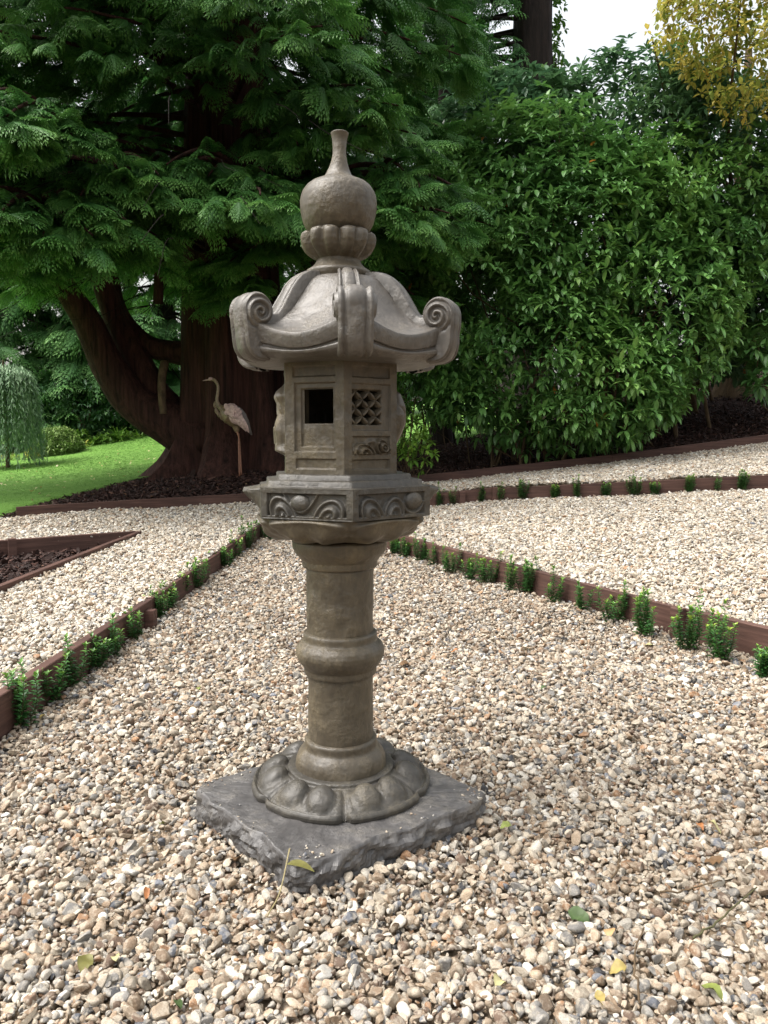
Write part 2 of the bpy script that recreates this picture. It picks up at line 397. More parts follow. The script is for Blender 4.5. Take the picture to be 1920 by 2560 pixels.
SLAB = np.array([[-.386, -.049], [-.075, -.40], [-.02, -.385], [.362, -.106], [.375, -.06], [.075, .30], [.03, .31], [-.37, .0]])
def jgrid(x0, x1, y0, y1, s, r):
    gx, gy = np.meshgrid(np.arange(x0, x1, s), np.arange(y0, y1, s*.87), indexing='ij')
    gx = gx+(np.arange(gx.shape[1]) % 2)[None]*s*.5
    return (gx+r.uniform(-.42, .42, gx.shape)*s).ravel(), (gy+r.uniform(-.42, .42, gy.shape)*s).ravel()
def infrustum(x, y, m=.35):
    d = y-CAM[1]; return (np.abs(x-CAM[0]) < .5*d+m+.06*d) & (d > .95)
def pebble_bed(name, x, y, label, wts, s0, seed, mul=.80):
    r = np.random.default_rng(seed); k = (~inpoly(x, y, SLAB)) & infrustum(x, y)
    x = x[k]; y = y[k]; n = len(x)
    z = H(x, y)+.010*fbm(np.stack([x, y, x*0], -1), 4, 2, 3)
    sz = s0*np.exp(r.normal(0, .40, n)); sz = np.clip(sz, s0*.45, s0*2.1)
    ds = np.min([np.hypot(x-q[0], y-q[1]) for a_, b_ in zip(SLAB, np.roll(SLAB, -1, 0)) for q in (a_+(b_-a_)*t for t in np.linspace(0, 1, 14))], 0)
    z = z+r.uniform(-.75, .60, n)*sz-.002+.022*np.exp(-(ds/.05)**2)*(.5+.5*fbm(np.stack([x, y, x*0], -1), 9, 2, 6))
    rot = np.stack([r.normal(0, .5, n), r.normal(0, .5, n), r.uniform(0, 6.283, n)], 1)
    # wear of the whole bed: browner drifts and paler drifts
    wob = fbm(np.stack([x, y, x*0], -1), 1.1, 2, 9)
    ci = np.array([0]*n); u = r.uniform(0, 1, n); cw = np.cumsum(wts/wts.sum()); ci = np.searchsorted(cw, u)
    c = PAL[np.minimum(ci, len(PAL)-1)]*np.exp(r.normal(0, .20, n))[:, None]*(1+.16*wob)[:, None]*mul
    c = np.concatenate([np.clip(c, 0, .85), np.ones((n, 1))], 1)
    o = scatter(name, C_peb, np.stack([x, y, z], 1), rot, np.stack([sz]*3, 1)*np.array([1, 1, 1]), dict(col=c), label, "gravel")
    a = o.data.attributes.new("pick", 'INT', 'POINT'); a.data.foreach_set("value", r.integers(0, 22, n).astype(np.int32)); return o
r = np.random.default_rng(1)
def bedpts(x0, x1, y0, y1, s, keep):
    x, y = jgrid(x0, x1, y0, y1, s, r); k = keep(x, y); return x[k], y[k]
def cat2(a): return np.concatenate([q[0] for q in a]), np.concatenate([q[1] for q in a])
inC = lambda x, y: inpoly(x, y, CENTER) & (x > np.interp(y, [L0[1], LM[1], KY], [L0[0], LM[0], KX])+.03)
cx, cy = cat2([bedpts(-1.6, 3, -1.1, 1.4, .0120, inC), bedpts(-1.6, 3, 1.4, 5.8, .0150, inC)])
pebble_bed("gravel", cx, cy, "tan and cream flint gravel of the middle bed around the lantern", W_near, .0098, 11, .70)
inR = lambda x, y: inpoly(x, y, RIGHT)
rx, ry = bedpts(-1, 5, -.2, 5.8, .0155, inR); pebble_bed("gravel", rx, ry, "pale cream flint gravel of the right hand bed", W_far, .0104, 12)
inL = lambda x, y: ~inpoly(x, y, CENTER) & ~inpoly(x, y, RIGHT) & (y < FARB(x)-.02) & ~inpoly(x, y, TRI) & (x > lawn_edge(y)+.02)
lx, ly_ = bedpts(-4.2, 6.2, -.6, 8.4, .0155, inL); pebble_bed("gravel", lx, ly_, "pale cream flint gravel of the left bed and far path", W_far, .0104, 13)
q = np.random.default_rng(15); t_ = q.uniform(0, 1, 420); e_ = q.integers(0, len(SLAB), 420); gp = SLAB[e_]+(np.roll(SLAB, -1, 0)[e_]-SLAB[e_])*t_[:, None]; gp = gp*(1-q.beta(1, 5, 420)[:, None]*.42); gp = gp[np.hypot(gp[:, 0], gp[:, 1]) > .255][::3]; n = len(gp)
o = scatter("stone_grit", C_peb, np.c_[gp, np.full(n, .0775)], np.stack([q.normal(0, .4, n), q.normal(0, .4, n), q.uniform(0, 6.28, n)], 1), np.exp(q.normal(-5.9, .45, n))[:, None]*np.ones(3), dict(col=np.c_[PAL[q.integers(0, len(PAL), n)]*.75, np.ones(n)]), "crumbs of grit lying on the rough base slab", "grit")
a = o.data.attributes.new("pick", 'INT', 'POINT'); a.data.foreach_set("value", q.integers(0, 22, n).astype(np.int32))
# bark chips
chips = []
for k in range(8):
    q = np.random.default_rng(300+k); V, F = ico(1); V = V*np.array([1, q.uniform(.2, .5), q.uniform(.08, .2)]); V = V+.18*q.normal(size=V.shape)*np.array([1, .5, .4]); chips.append(mesh_data("chip", V, None, F, M_chip, False))
C_chip = proto_collection("chips", chips)
inM = lambda x, y: (((y > FARB(x)+.03) & (x > lawn_edge(y)-.02)) | (inpoly(x, y, TRI)))
mx_, my_ = cat2([bedpts(-4.7, 7.5, .6, 9.5, .028, inM), bedpts(-2.5, 8, 9.5, 13, .05, inM)])
k = infrustum(mx_, my_, .6); mx_ = mx_[k]; my_ = my_[k]; n = len(mx_)
mz = H(mx_, my_)+r.uniform(-.012, .018, n)
o = scatter("bark_mulch", C_chip, np.stack([mx_, my_, mz], 1), np.stack([r.normal(0, .45, n), r.normal(0, .45, n), r.uniform(0, 6.28, n)], 1), np.exp(r.normal(-3.65, .35, n))[:, None]*np.ones(3), dict(tone=np.clip(r.beta(1.5, 2.6, n)+np.where(r.uniform(size=n) > .985, .5, 0), 0, 1)), "dark brown bark chips over the planting beds", "mulch")
a = o.data.attributes.new("pick", 'INT', 'POINT'); a.data.foreach_set("value", r.integers(0, 8, n).astype(np.int32))
# grass
tufts = []
for k in range(6):
    q = np.random.default_rng(400+k); mb = MB()
    for _ in range(16):
        p = q.normal(0, .5, 2); a = q.uniform(0, 6.28); h = q.uniform(.25, .6); l = q.normal(0, .35, 2); w = .06
        mb.add([[p[0]-w*math.cos(a), p[1]-w*math.sin(a), 0], [p[0]+w*math.cos(a), p[1]+w*math.sin(a), 0], [p[0]+l[0], p[1]+l[1], h]], None, [[0, 1, 2]])
    tufts.append(mb.data("tuft", M_blade))
C_tuft = proto_collection("tufts", tufts)
gx, gy = cat2([bedpts(-8.2, -2, 4.4, 8.6, .034, lambda x, y: x < lawn_edge(y)+.01), bedpts(-10, 4, 8.6, 19, .075, lambda x, y: x < lawn_edge(y))])
k = infrustum(gx, gy, .6); gx = gx[k]; gy = gy[k]; n = len(gx)
tone = np.clip(.5+.35*fbm(np.stack([gx, gy, gx*0], -1), .8, 3, 5)+r.normal(0, .12, n), 0, 1)
o = scatter("grass", C_tuft, np.stack([gx, gy, H(gx, gy)+.018], 1), np.stack([r.normal(0, .1, n), r.normal(0, .1, n), r.uniform(0, 6.28, n)], 1), (r.uniform(.016, .026, n)*np.where(gy > 8.6, 1.8, 1))[:, None]*np.ones(3), dict(tone=tone), "short bright green grass blades of the lawn", "grass")
a = o.data.attributes.new("pick", 'INT', 'POINT'); a.data.foreach_set("value", r.integers(0, 6, n).astype(np.int32))

# ------------------------------------------------------------------ timber edging
def plank(p0, p1, b0, b1, t0, t1, th):
    """board from p0 to p1 (xy), bottoms b, tops t, thickness th"""
    p0 = np.asarray(p0, float)[:2]; p1 = np.asarray(p1, float)[:2]; d = (p1-p0); d /= np.linalg.norm(d); n = np.array([-d[1], d[0]])*th/2
    L = np.linalg.norm(p1-p0); k = max(2, int(L/.25)); c = .003
    sec = [(-1, 0, 0), (-1, 1, -c), (-1+2*c/th, 1, 0), (1-2*c/th, 1, 0), (1, 1, -c), (1, 0, 0)]
    V = []
    for i in range(k+1):
        f = i/k; q = p0+(p1-p0)*f; b = b0+(b1-b0)*f; t = t0+(t1-t0)*f
        w = .0035*vnoise(np.array([q[0], q[1], 0]), 2.3); wz = .003*vnoise(np.array([q[0], q[1], 5]), 3.1)
        for s, h, e in sec:
            xy = q+n*s+n/th*2*w; V.append((xy[0], xy[1], b+(t+wz-b)*h+e))
    m = len(sec); Q = []
    for i in range(k):
        for j in range(m-1): Q.append((i*m+j, i*m+j+1, (i+1)*m+j+1, (i+1)*m+j))
    e0 = [0, 1, 2, 3, 4, 5]; e1 = [k*m+j for j in e0]
    Q += [(0, 5, 4, 1), (1, 4, 3, 2), (e1[0], e1[1], e1[4], e1[5]), (e1[1], e1[2], e1[3], e1[4])]
    return np.array(V), np.array(Q)
def edging(label, segs, stakes, th=.042):
    """segs: list of (p0, p1, ground0, ground1, top0, top1); stakes: (x, y, ground, top, angle)"""
    c = np.mean([s[0] for s in segs]+[s[1] for s in segs], axis=0)
    t = thing("timber_edging", label, "edging", (c[0], c[1], 0), "timber edgings round the gravel beds"); off = (c[0], c[1], 0)
    for p0, p1, g0, g1, t0, t1 in segs:
        V, Q = plank(p0, p1, g0-.12, g1-.12, t0, t1, th); MB().add(V, Q).build("board", M_board, t, False, off)
    for x, y, g, tp, a in stakes:
        d = np.array([math.cos(a), math.sin(a)])*.028
        V, Q = plank((x-d[0], y-d[1]), (x+d[0], y+d[1]), g-.1, g-.1, tp, tp, .045); MB().add(V, Q).build("stake", M_board, t, False, off)
    return t
def along(p, q, y): return np.array([line_x(p, q, y), y])
def bz(y): return .03*max(0, y)
# left board: two lengths; right board: three
la = math.atan2(4, .19)
lt = lambda y: bz(y)+.118
edging("long stained timber edging board running along the left side of the middle gravel bed",
       [(L0, along(Lp0, Lp1, 1.9), 0, bz(1.9), .115, lt(1.9)), (along(Lp0, Lp1, 1.905), LM, bz(1.9), bz(4.5), lt(1.9)+.002, lt(4.5)), (LM+[0, .004], LK, bz(4.5), bz(KY), lt(4.5), lt(KY))],
       [(line_x(Lp0, Lp1, 1.80)+.045, 1.80, bz(1.8), bz(1.8)+.085, la)])
ra = math.atan2(-2.65, 1.56)
rt = lambda y: bz(y)+.138
edging("long stained timber edging board crossing from behind the lantern to the right frame edge",
       [(R0, along(Rp0, Rp1, 1.62), 0, bz(1.6), .14, rt(1.6)), (along(Rp0, Rp1, 1.625), along(Rp0, Rp1, 3.6), bz(1.6), bz(3.6), rt(1.6)-.003, rt(3.6)), (along(Rp0, Rp1, 3.604), LK, bz(3.6), bz(KY), rt(3.6), rt(KY))],
       [(line_x(Rp0, Rp1, 1.64)-.038, 1.64-.024, bz(1.6), rt(1.64)+.004, ra)])
mg = [.30, .33, .385, .515, .9]
edging("timber edging board with two stakes in front of the far gravel strip on the right",
       [(MID[i], MID[i+1], mg[i], mg[i+1], mg[i]+(.12 if i else .10), mg[i+1]+.13) for i in range(4)],
       [(.89, 5.57, .36, .475, 0.), (1.21, 5.555, .385, .52, 0.)])
fh = [float(Hout(np.array([p[0]]), np.array([p[1]-.03]))[0]) for p in FAR]
edging("farthest timber edging board holding back the bark mulch below the cedar and the shrub",
       [(FAR[i]+([.004, 0] if i else [0, 0]), FAR[i+1], fh[i], fh[i+1], fh[i]+.095, fh[i+1]+.095) for i in range(len(FAR)-1)], [])
g_ = lambda i: float(Hout(np.array([TRI[i][0]]), np.array([TRI[i][1]]))[0])
edging("low timber edging forming the pointed bark mulch bed at the left frame edge",
       [(TRI[0], TRI[1], g_(0)-.05, g_(1)-.05, g_(0)+.03, g_(1)+.035), (TRI[1], TRI[2], g_(1)-.05, g_(2)-.05, g_(1)+.035, g_(2)+.03), (TRI[0]+[-.03, .01], TRI[4], g_(0)-.05, g_(4)-.05, g_(0)+.03, g_(4)+.035), (TRI[4], TRI[3], g_(4)-.05, g_(3)-.05, g_(4)+.035, g_(3)+.035)],
       [(TRI[4][0]+.10, TRI[4][1]-.02, g_(4)-.08, g_(4)+.052, 0.5)])

# ------------------------------------------------------------------ stone lantern
PHI = math.radians(5.5)                  # the front corner faces a little right of the camera
LAN = thing("stone_lantern", "tall weathered stone pagoda lantern with scrolled hexagonal roof standing on a rough slab", "lantern")
TH = lambda n: np.linspace(0, 2*math.pi, n, endpoint=False)
def sector(th):                          # 0..1 sectors between roof corners; th measured from the front corner, s in -1..1 across a face
    u = (th/(math.pi/3)) % 1.0; return (u-.5)*2
def dirs(th):                            # th = 0 is the front corner
    a = -math.pi/2+PHI+th; return np.cos(a), np.sin(a)
def hexr(th): return math.cos(math.pi/6)/np.cos(sector(th)*math.pi/6)   # distance to a hexagon of corner radius 1
def revolve(name, prof, fn=None, n=96, mat=None, rough=.0012, tilt=None, sub=3):
    P = np.array(prof, float)            # (r, z) from top to bottom
    q = []
    for i in range(len(P)-1):
        for k in range(sub): q.append(P[i]+(P[i+1]-P[i])*k/sub)
    q.append(P[-1]); P = np.array(q)
    th = TH(n); T, I = np.meshgrid(th, np.arange(len(P)), indexing='ij')
    r = P[I, 0]; z = P[I, 1].copy(); v = I/(len(P)-1)
    if fn: r, z = fn(T, v, r, z)
    cx, cy = dirs(T); V = np.stack([r*cx, r*cy, z], -1)
    if rough: V = V*(1+(rough*fbm(V, 26, 3)/np.maximum(r, .03))[..., None]*np.array([1, 1, 0]))
    Q = grid_faces(n, len(P), True)[:, ::-1]; V = V.reshape(-1, 3); m = len(P)
    V = np.concatenate([V, [[0, 0, P[0, 1]], [0, 0, P[-1, 1]]]])
    T3 = [(i*m, ((i+1) % n)*m, n*m) for i in range(n)]+[(((i+1) % n)*m+m-1, i*m+m-1, n*m+1) for i in range(n)]
    if tilt is not None:
        a, z0 = tilt; V[:, 0] += (V[:, 2]-z0)*a
    return MB().add(V, Q, T3).build(name, mat or M_stone, LAN)
S = lambda lst: [(rs(h), zs(y)) for y, h in lst]
V2 = lambda lst: [(rs(h*1.1574), zs(y*1.1574)) for y, h in lst]
# gourd finial
gourd = V2([(286.6, 9), (286.6, 17), (288, 18.6), (291, 18), (298, 16.2), (310, 14.6), (322, 13.8), (335, 14.4), (350, 17), (365, 21), (377, 26), (385, 31.5), (389, 38), (393, 48), (398, 58), (406, 67), (416, 73.5), (428, 77.8), (441, 79.5), (456, 79), (470, 76.5), (483, 73), (495, 67), (503, 60), (512, 52)])
revolve("gourd_finial", gourd, None, 72, M_stone, .0012, (.022, zs(580)))
# lotus cup: six double petals
def cupfn(T, v, r, z):
    s = sector(T); e = np.clip(np.minimum(v/.22, (1-v)/.55), 0, 1)
    bulb = np.exp(-((np.abs(s)-.43)/.28)**4)*np.exp(-((v-.56)/.27)**4)
    groove = np.exp(-((1-np.abs(s))/.10)**2)
    lip = np.clip(1-np.abs(v-.16)/.10, 0, 1)
    lipr = np.exp(-((v-.16-.05*np.abs(np.abs(s)-.45))/.06)**2); r = r+.0095*bulb-.013*groove*e-.0045*np.exp(-(s/.09)**2)*e+.004*lipr-.004
    z = z-.010*np.exp(-((1-np.abs(s))/.25)**2)*np.clip(1-v/.4, 0, 1)
    return r, z
revolve("lotus_cup", S([(585, 60), (584, 78), (585, 84.5), (590, 87), (601, 86.5), (616, 84), (629, 77.5), (641, 68), (649, 59), (654, 54)]), cupfn, 144, M_stone, .0012, (.010, zs(680)), 5)
revolve("finial_base", S([(648, 50), (655, 53), (663, 57), (672, 65), (680, 77), (685, 79), (693, 78), (697, 76), (706, 74)]), None, 72, M_stone, .001, (.008, zs(690)))

# roof body
rz = [(.060, 1.402, 0), (.078, 1.400, 0), (.092, 1.396, 0), (.108, 1.384, 0), (.128, 1.358, 0), (.150, 1.325, .002), (.172, 1.294, .006), (.194, 1.270, .014), (.215, 1.253, .027), (.234, 1.243, .040), (.247, 1.239, .047),
      (.2515, 1.237, .047), (.2525, 1.232, .046), (.2505, 1.217, .038), (.2480, 1.208, .034), (.2465, 1.204, .032), (.2405, 1.2025, .030), (.2405, 1.2000, .028), (.2490, 1.197, .024), (.2475, 1.192, .014), (.2400, 1.190, .006), (.2250, 1.185, .002), (.200, 1.1825, 0), (.150, 1.182, 0), (.06, 1.182, 0)]
def rooffn(T, v, r, z):
    s = np.abs(sector(T)); idx = v*(len(P_roof)-1); lift = np.interp(idx, np.arange(len(P_roof)), P_roof[:, 2])
    k = np.clip((r-.07)/.10, 0, 1); hx = hexr(T)/math.cos(math.pi/6)
    rr = r*(1+(hx-1)*k*.97); belly = .0035*np.exp(-((r-.105)/.03)**2)*np.cos(s*math.pi*.5)
    return rr+belly, z+lift*s**1.9
P_roof = np.array(rz); _p = []
for i in range(len(P_roof)-1):
    for k in range(3): _p.append(P_roof[i]+(P_roof[i+1]-P_roof[i])*k/3)
_p.append(P_roof[-1]); prof_ = [(a, b) for a, b, c in rz]; P_roof = np.array(_p)
revolve("roof", prof_, rooffn, 216, M_roof, .0015)
roof = bpy.data.objects["roof"]; roof.location = (.012, 0, 0); roof.rotation_euler = (0, 0, math.radians(3))
# corner ribs with scrolls, one mesh for each of the six corners
rib_rz = np.array([(.068, 1.400), (.090, 1.4005), (.112, 1.396), (.135, 1.383), (.155, 1.361), (.172, 1.334), (.188, 1.307), (.204, 1.288), (.222, 1.281), (.244, 1.280), (.262, 1.280)])
rib_rz = smooth_path(np.c_[rib_rz, np.zeros(len(rib_rz))], 40)[:, :2]
def lobes(u): return .0050*np.cos(u*2.2)+.0045*np.exp(-((np.abs(u)-.86)/.13)**2)-.0050*np.exp(-((np.abs(u)-.60)/.11)**2)
def scroll_corner(k):
    mb = MB(); a = -math.pi/2+PHI+k*math.pi/3; er = np.array([math.cos(a), math.sin(a), 0]); et = np.array([-math.sin(a), math.cos(a), 0]); ez = np.array([0, 0, 1.])
    us = np.linspace(-1, 1, 25)
    def strip(P, hw, up, side):          # raised strip following P (r, z); up = outward normal offset
        T = np.gradient(P, axis=0); T /= np.linalg.norm(T, axis=1)[:, None]; Nn = np.stack([-T[:, 1], T[:, 0]], 1)*side
        rows = []
        uu = np.concatenate([[-1.02], us, [1.02]]); hh = np.concatenate([[-.02], up+lobes(us), [-.02]])
        hw = np.broadcast_to(hw, (len(P),))
        off = P[:, None]+Nn[:, None]*hh[None, :, None]
        V = off[..., 0, None]*er+off[..., 1, None]*ez+(hw[:, None]*uu[None])[..., None]*et
        return V, grid_faces(len(P), len(uu))
    tt = np.linspace(0, 1, len(rib_rz)); V, Q = strip(rib_rz, .020+.017*tt, .0055, 1); mb.add(V, Q)
    # volute outline: foot -> outer face -> over the top -> tucked in under the curl
    c = np.array([.2625, 1.2885]); out = [(.236, 1.181), (.262, 1.183), (.281, 1.192), (.2915, 1.208), (.2965, 1.228), (.2985, 1.252), (.3010, 1.272), (.3015, 1.286)]
    out = smooth_path(np.c_[np.array(out), np.zeros(len(out))], 30)[:, :2]
    ang = np.linspace(.02, math.radians(285), 44); rad = np.interp(ang, [0, .8, 1.3, 1.8, 2.4, 3.4, 5], [.0390, .0440, .0460, .0450, .0400, .0335, .0270])
    cur = c+np.stack([np.cos(ang), np.sin(ang)], 1)*rad[:, None]
    P = np.concatenate([out, cur]); hwv = .0375+.002*np.sin(np.linspace(0, 3, len(P)))
    T = np.gradient(P, axis=0); T /= np.linalg.norm(T, axis=1)[:, None]; Nn = np.stack([T[:, 1], -T[:, 0]], 1)
    off = P[:, None]+Nn[:, None]*(lobes(us)-.002)[None, :, None]
    V = off[..., 0, None]*er+off[..., 1, None]*ez+(hwv[:, None]*us[None])[..., None]*et
    mb.add(V, grid_faces(len(P), len(us))[:, ::-1])
    # side cheeks with the carved spiral
    m = 22; fr = np.linspace(1, 0, m)
    for sd in (-1, 1):
        edge = P+Nn*(lobes(np.array([1.]))[0]-.002)
        G = c+(edge-c)[:, None]*fr[None, :, None]
        dx = G[..., 0]-c[0]; dz = G[..., 1]-c[1]; ro = np.hypot(dx, dz); ph = np.arctan2(dz, dx)
        spi = np.cos(2*math.pi*(ro/.0165)+ph+.6); inside = np.clip((.034-ro)/.005, 0, 1)
        h = .0042*np.sign(spi)*np.abs(spi)**.6*inside+.0045*inside-.004*np.exp(-((ro-.037)/.003)**2)*(np.abs(ph-.3) > .0)*np.where(dz > -.035, 1, 0)*np.where(ro > .038, 0, 1)
        h = h*np.clip((1-fr)*9, 0, 1)[None]
        hw2 = hwv[:, None]+h
        V = G[..., 0, None]*er+G[..., 1, None]*ez+(sd*hw2)[..., None]*et
        q = grid_faces(len(P), m); mb.add(V, q if sd < 0 else q[:, ::-1])
    Vall = np.concatenate(mb.V); Vall += .0011*fbm(Vall, 40, 3)[:, None]*er; mb.V = [Vall]
    return mb.build("scroll", M_roof, roof)
for k in range(6): scroll_corner(k)

# hexagonal carved panels as fine relief
def relief(mb, k, a, w, z0, h, fn, nu, nv, holes=None, reveal=.022):
    """k: face index, a: apothem, w: width; fn(u, v) -> outward relief, u in -w/2..w/2, v in 0..h"""
    an = -math.pi/2+PHI+math.pi/6+k*math.pi/3; n = np.array([math.cos(an), math.sin(an), 0]); t = np.array([-math.sin(an), math.cos(an), 0])
    u = np.linspace(-w/2, w/2, nu); v = np.linspace(0, h, nv); U_, V_ = np.meshgrid(u, v, indexing='ij')
    d = fn(U_, V_); ed = (np.abs(U_) < w/2-1e-6); d = d*ed
    P = n*(a+d)[..., None]+t*U_[..., None]+np.array([0, 0, 1.])*(z0+V_)[..., None]
    P = P+(.0006*fbm(P, 45, 3)*ed)[..., None]*n
    Q = grid_faces(nu, nv)
    if holes is not None:
        uc = (U_[:-1, :-1]+U_[1:, 1:])/2; vc = (V_[:-1, :-1]+V_[1:, 1:])/2; H_ = holes(uc, vc); keep = ~H_
        ids = np.arange(nu*nv).reshape(nu, nv); Vb = P.reshape(-1, 3)-n*reveal; sk = []
        hx = keep[:-1] != keep[1:]; i, j = np.where(hx)
        for x, y in zip(i, j): sk.append((ids[x+1, y], ids[x+1, y+1], ids[x+1, y+1]+nu*nv, ids[x+1, y]+nu*nv))
        hy = keep[:, :-1] != keep[:, 1:]; i, j = np.where(hy)
        for x, y in zip(i, j): sk.append((ids[x, y+1], ids[x+1, y+1], ids[x+1, y+1]+nu*nv, ids[x, y+1]+nu*nv))
        Q = Q[keep.ravel()]; Vall = np.concatenate([P.reshape(-1, 3), Vb]); Q = np.concatenate([Q, np.array(sk)]) if sk else Q
        mb.add(Vall, Q); return
    mb.add(P, Q)
def box_(U_, V_, u0, u1, v0, v1, e=.0016): # soft-edged rectangle mask
    return np.clip(np.minimum(np.minimum(U_-u0, u1-U_), np.minimum(V_-v0, v1-V_))/e+.5, 0, 1)
BR, BZ0, BZ1 = .160, .911, 1.184; BW = BR; BA = BR*math.cos(math.pi/6); BH = BZ1-BZ0
def bu(x, c, wpx): return (x-c)/wpx*BW
def bv(y): return (1042-y)/(1042-150)*BH
ub = lambda x: bu(x, 600, 490); uc_ = lambda x: bu(x, 1042, 392)
def wave(U_, V_, c, w, h, k=.30):         # the carved scroll wave, its crest leaning
    r_ = np.hypot((U_-c+k*V_-k*h*.45)/w, V_/h); b = np.sqrt(np.clip(1-r_**2, 0, 1)); return b*.010+(r_ < 1)*.0038*np.cos(r_*14)
def face_open(U_, V_):
    d = -.0055*box_(U_, V_, ub(425), ub(772), bv(268), bv(190))
    d = d-.0065*box_(U_, V_, ub(436), ub(772), bv(860), bv(320))-.005*box_(U_, V_, ub(482), ub(748), bv(820), bv(362))
    d = d+.0022*box_(U_, V_, ub(500), ub(742), bv(822), bv(640))
    return d-.0055*box_(U_, V_, ub(445), ub(775), bv(995), bv(920))
hole_open = lambda U_, V_: (U_ > ub(502)) & (U_ < ub(742)) & (V_ > bv(636)) & (V_ < bv(368))
def shippo(U_, V_):
    p = (U_+V_)/math.sqrt(2)/.0285; q = (U_-V_)/math.sqrt(2)/.0285
    cnt = 0; dm = np.full(U_.shape, -9.)
    d = [np.hypot(p-(np.floor(p)+.5+i), q-(np.floor(q)+.5+j)) for i in (-1, 0, 1) for j in (-1, 0, 1)]
    d = np.sort(np.stack(d), 0); return .735-d[1]      # > 0 inside a petal
def face_lat(U_, V_):
    d = -.0055*box_(U_, V_, uc_(905), uc_(1182), bv(276), bv(190))
    d = d-.0050*box_(U_, V_, uc_(905), uc_(1190), bv(692), bv(326))
    lat = box_(U_, V_, uc_(914), uc_(1128), bv(648), bv(370)); s = shippo(U_, V_)
    d = d-lat*(.010-.006*np.clip(s/.12, 0, 1)-.0035*np.clip(s/.2, 0, 1))
    pn = box_(U_, V_, uc_(910), uc_(1186), bv(882), bv(740)); d = d-.006*pn
    vv = V_-bv(876); sw = wave(U_, vv, uc_(985), .033, .026)+wave(U_, vv-.014, uc_(1120), .020, .022)
    lk = np.exp(-(((vv-.020-.010*np.sin((U_-uc_(1000))*70))/.006)**2))*.005
    d = d+pn*np.clip(sw*1.5+lk, 0, .020)
    return d-.0055*box_(U_, V_, uc_(905), uc_(1182), bv(1000), bv(926))
hole_lat = lambda U_, V_: (U_ > uc_(918)) & (U_ < uc_(1124)) & (V_ > bv(644)) & (V_ < bv(374)) & (shippo(U_, V_) < -.0)
def face_figure(U_, V_):                 # standing figure on a plinth, in high relief
    y = 1042-V_/BH*892
    e = np.interp(y, [320, 345, 400, 470, 560, 640, 700, 800, 876, 884], [0, .014, .027, .020, .019, .027, .028, .026, .027, 0])
    hw = np.interp(y, [320, 345, 400, 470, 560, 640, 700, 800, 876, 884], [.004, .02, .036, .030, .027, .035, .038, .032, .044, .044])
    ys = np.linspace(300, 900, 121); kk = np.ones(9)/9; sm = lambda a: np.interp(y, ys, np.convolve(np.interp(ys, y.ravel()[np.argsort(y.ravel())], a.ravel()[np.argsort(y.ravel())]), kk, "same"))
    e = sm(e); hw = sm(hw)
    b = np.clip(1-(np.abs(U_)/np.maximum(hw, .002))**2.4, 0, 1)**.5; fold = .0022*np.sin((U_*1.0+V_*.8)*260)*(y < 560)+.0025*np.sin(U_*300)*(y > 660)*(y < 800)
    return b*(e+fold)
def face_vase(U_, V_):
    y = 1042-V_/BH*892
    e = np.interp(y, [330, 380, 480, 560, 640, 750, 862], [0, .022, .034, .036, .034, .020, 0]); hw = np.interp(y, [330, 380, 480, 560, 640, 750, 862], [.012, .03, .044, .05, .046, .035, .02])
    b = np.clip(1-(np.abs(U_)/hw)**2.2, 0, 1)**.5; cr = np.exp(-((V_-.125+U_*1.1)/.004)**2)*.004
    return b*e-cr*(b > 0)
mb = MB()
relief(mb, 5, BA, BW, BZ0, BH, face_open, 120, 190, hole_open)
relief(mb, 3, BA, BW, BZ0, BH, face_vase, 60, 100)  # both unseen back faces added as closed panels, to keep the chamber dark inside
relief(mb, 2, BA, BW, BZ0, BH, face_vase, 60, 100)
relief(mb, 4, BA, BW, BZ0, BH, face_figure, 80, 130); relief(mb, 1, BA, BW, BZ0, BH, face_vase, 80, 130)
box = mb.build("light_chamber", M_stone, LAN); box.rotation_euler = (0, 0, math.radians(2))
mb = MB(); relief(mb, 0, BA, BW, BZ0, BH, face_lat, 150, 230, hole_lat); mb.build("lattice_panel", M_stone, box)
# platform with stepped top, wave panels and the lotus bowl underneath
PR, PZ0, PZ1 = .241, .807, .881; PA = PR*math.cos(math.pi/6); PH = PZ1-PZ0
pu = lambda x, c=528, wd=728: (x-c)/wd*PR
pv = lambda y: (1398-y)/(1398-1152)*PH
def panel_a(U_, V_):
    rec = box_(U_, V_, pu(218), pu(838), pv(1372), pv(1196)); vv = V_-pv(1372)
    w_ = np.maximum(np.maximum(wave(U_, vv, pu(325), .037, .050), wave(U_, vv, pu(715), .040, .044, -.25)), np.maximum(.014*np.sqrt(np.clip(1-np.hypot((U_-pu(475))/.026, (vv-.031)/.021)**2, 0, 1)), .007*np.exp(-((vv-.010-.22*(U_-pu(480))**2/.05*5)/.006)**2)*(np.abs(U_-pu(480)) < .05)))
    return rec*(-.009+w_*1.2)-.0012*box_(U_, V_, pu(175), pu(880), .002, .004)
def panel_b(U_, V_):
    rec = box_(U_, V_, pu(218), pu(838), pv(1372), pv(1196)); vv = V_-pv(1372)
    w_ = np.maximum(np.maximum(wave(U_, vv, pu(330), .036, .048), wave(U_, vv, pu(550), .034, .046, -.1)), np.maximum(.014*np.sqrt(np.clip(1-np.hypot((U_-pu(740))/.028, (vv-.032)/.022)**2, 0, 1)), .008*np.exp(-((np.hypot(U_-pu(730), vv-.035)-.033)/.005)**2)*(vv < .03)))
    return rec*(-.009+w_*1.2)
def panel_fan(U_, V_):
    e = np.interp(V_/PH, [.20, .35, .55, .80, .90, .97], [0, .010, .024, .040, .037, 0]); b = np.clip(1-(np.abs(U_)/.085)**4, 0, 1)
    return b*e*(1+.13*np.cos(U_*190))
mb = MB()
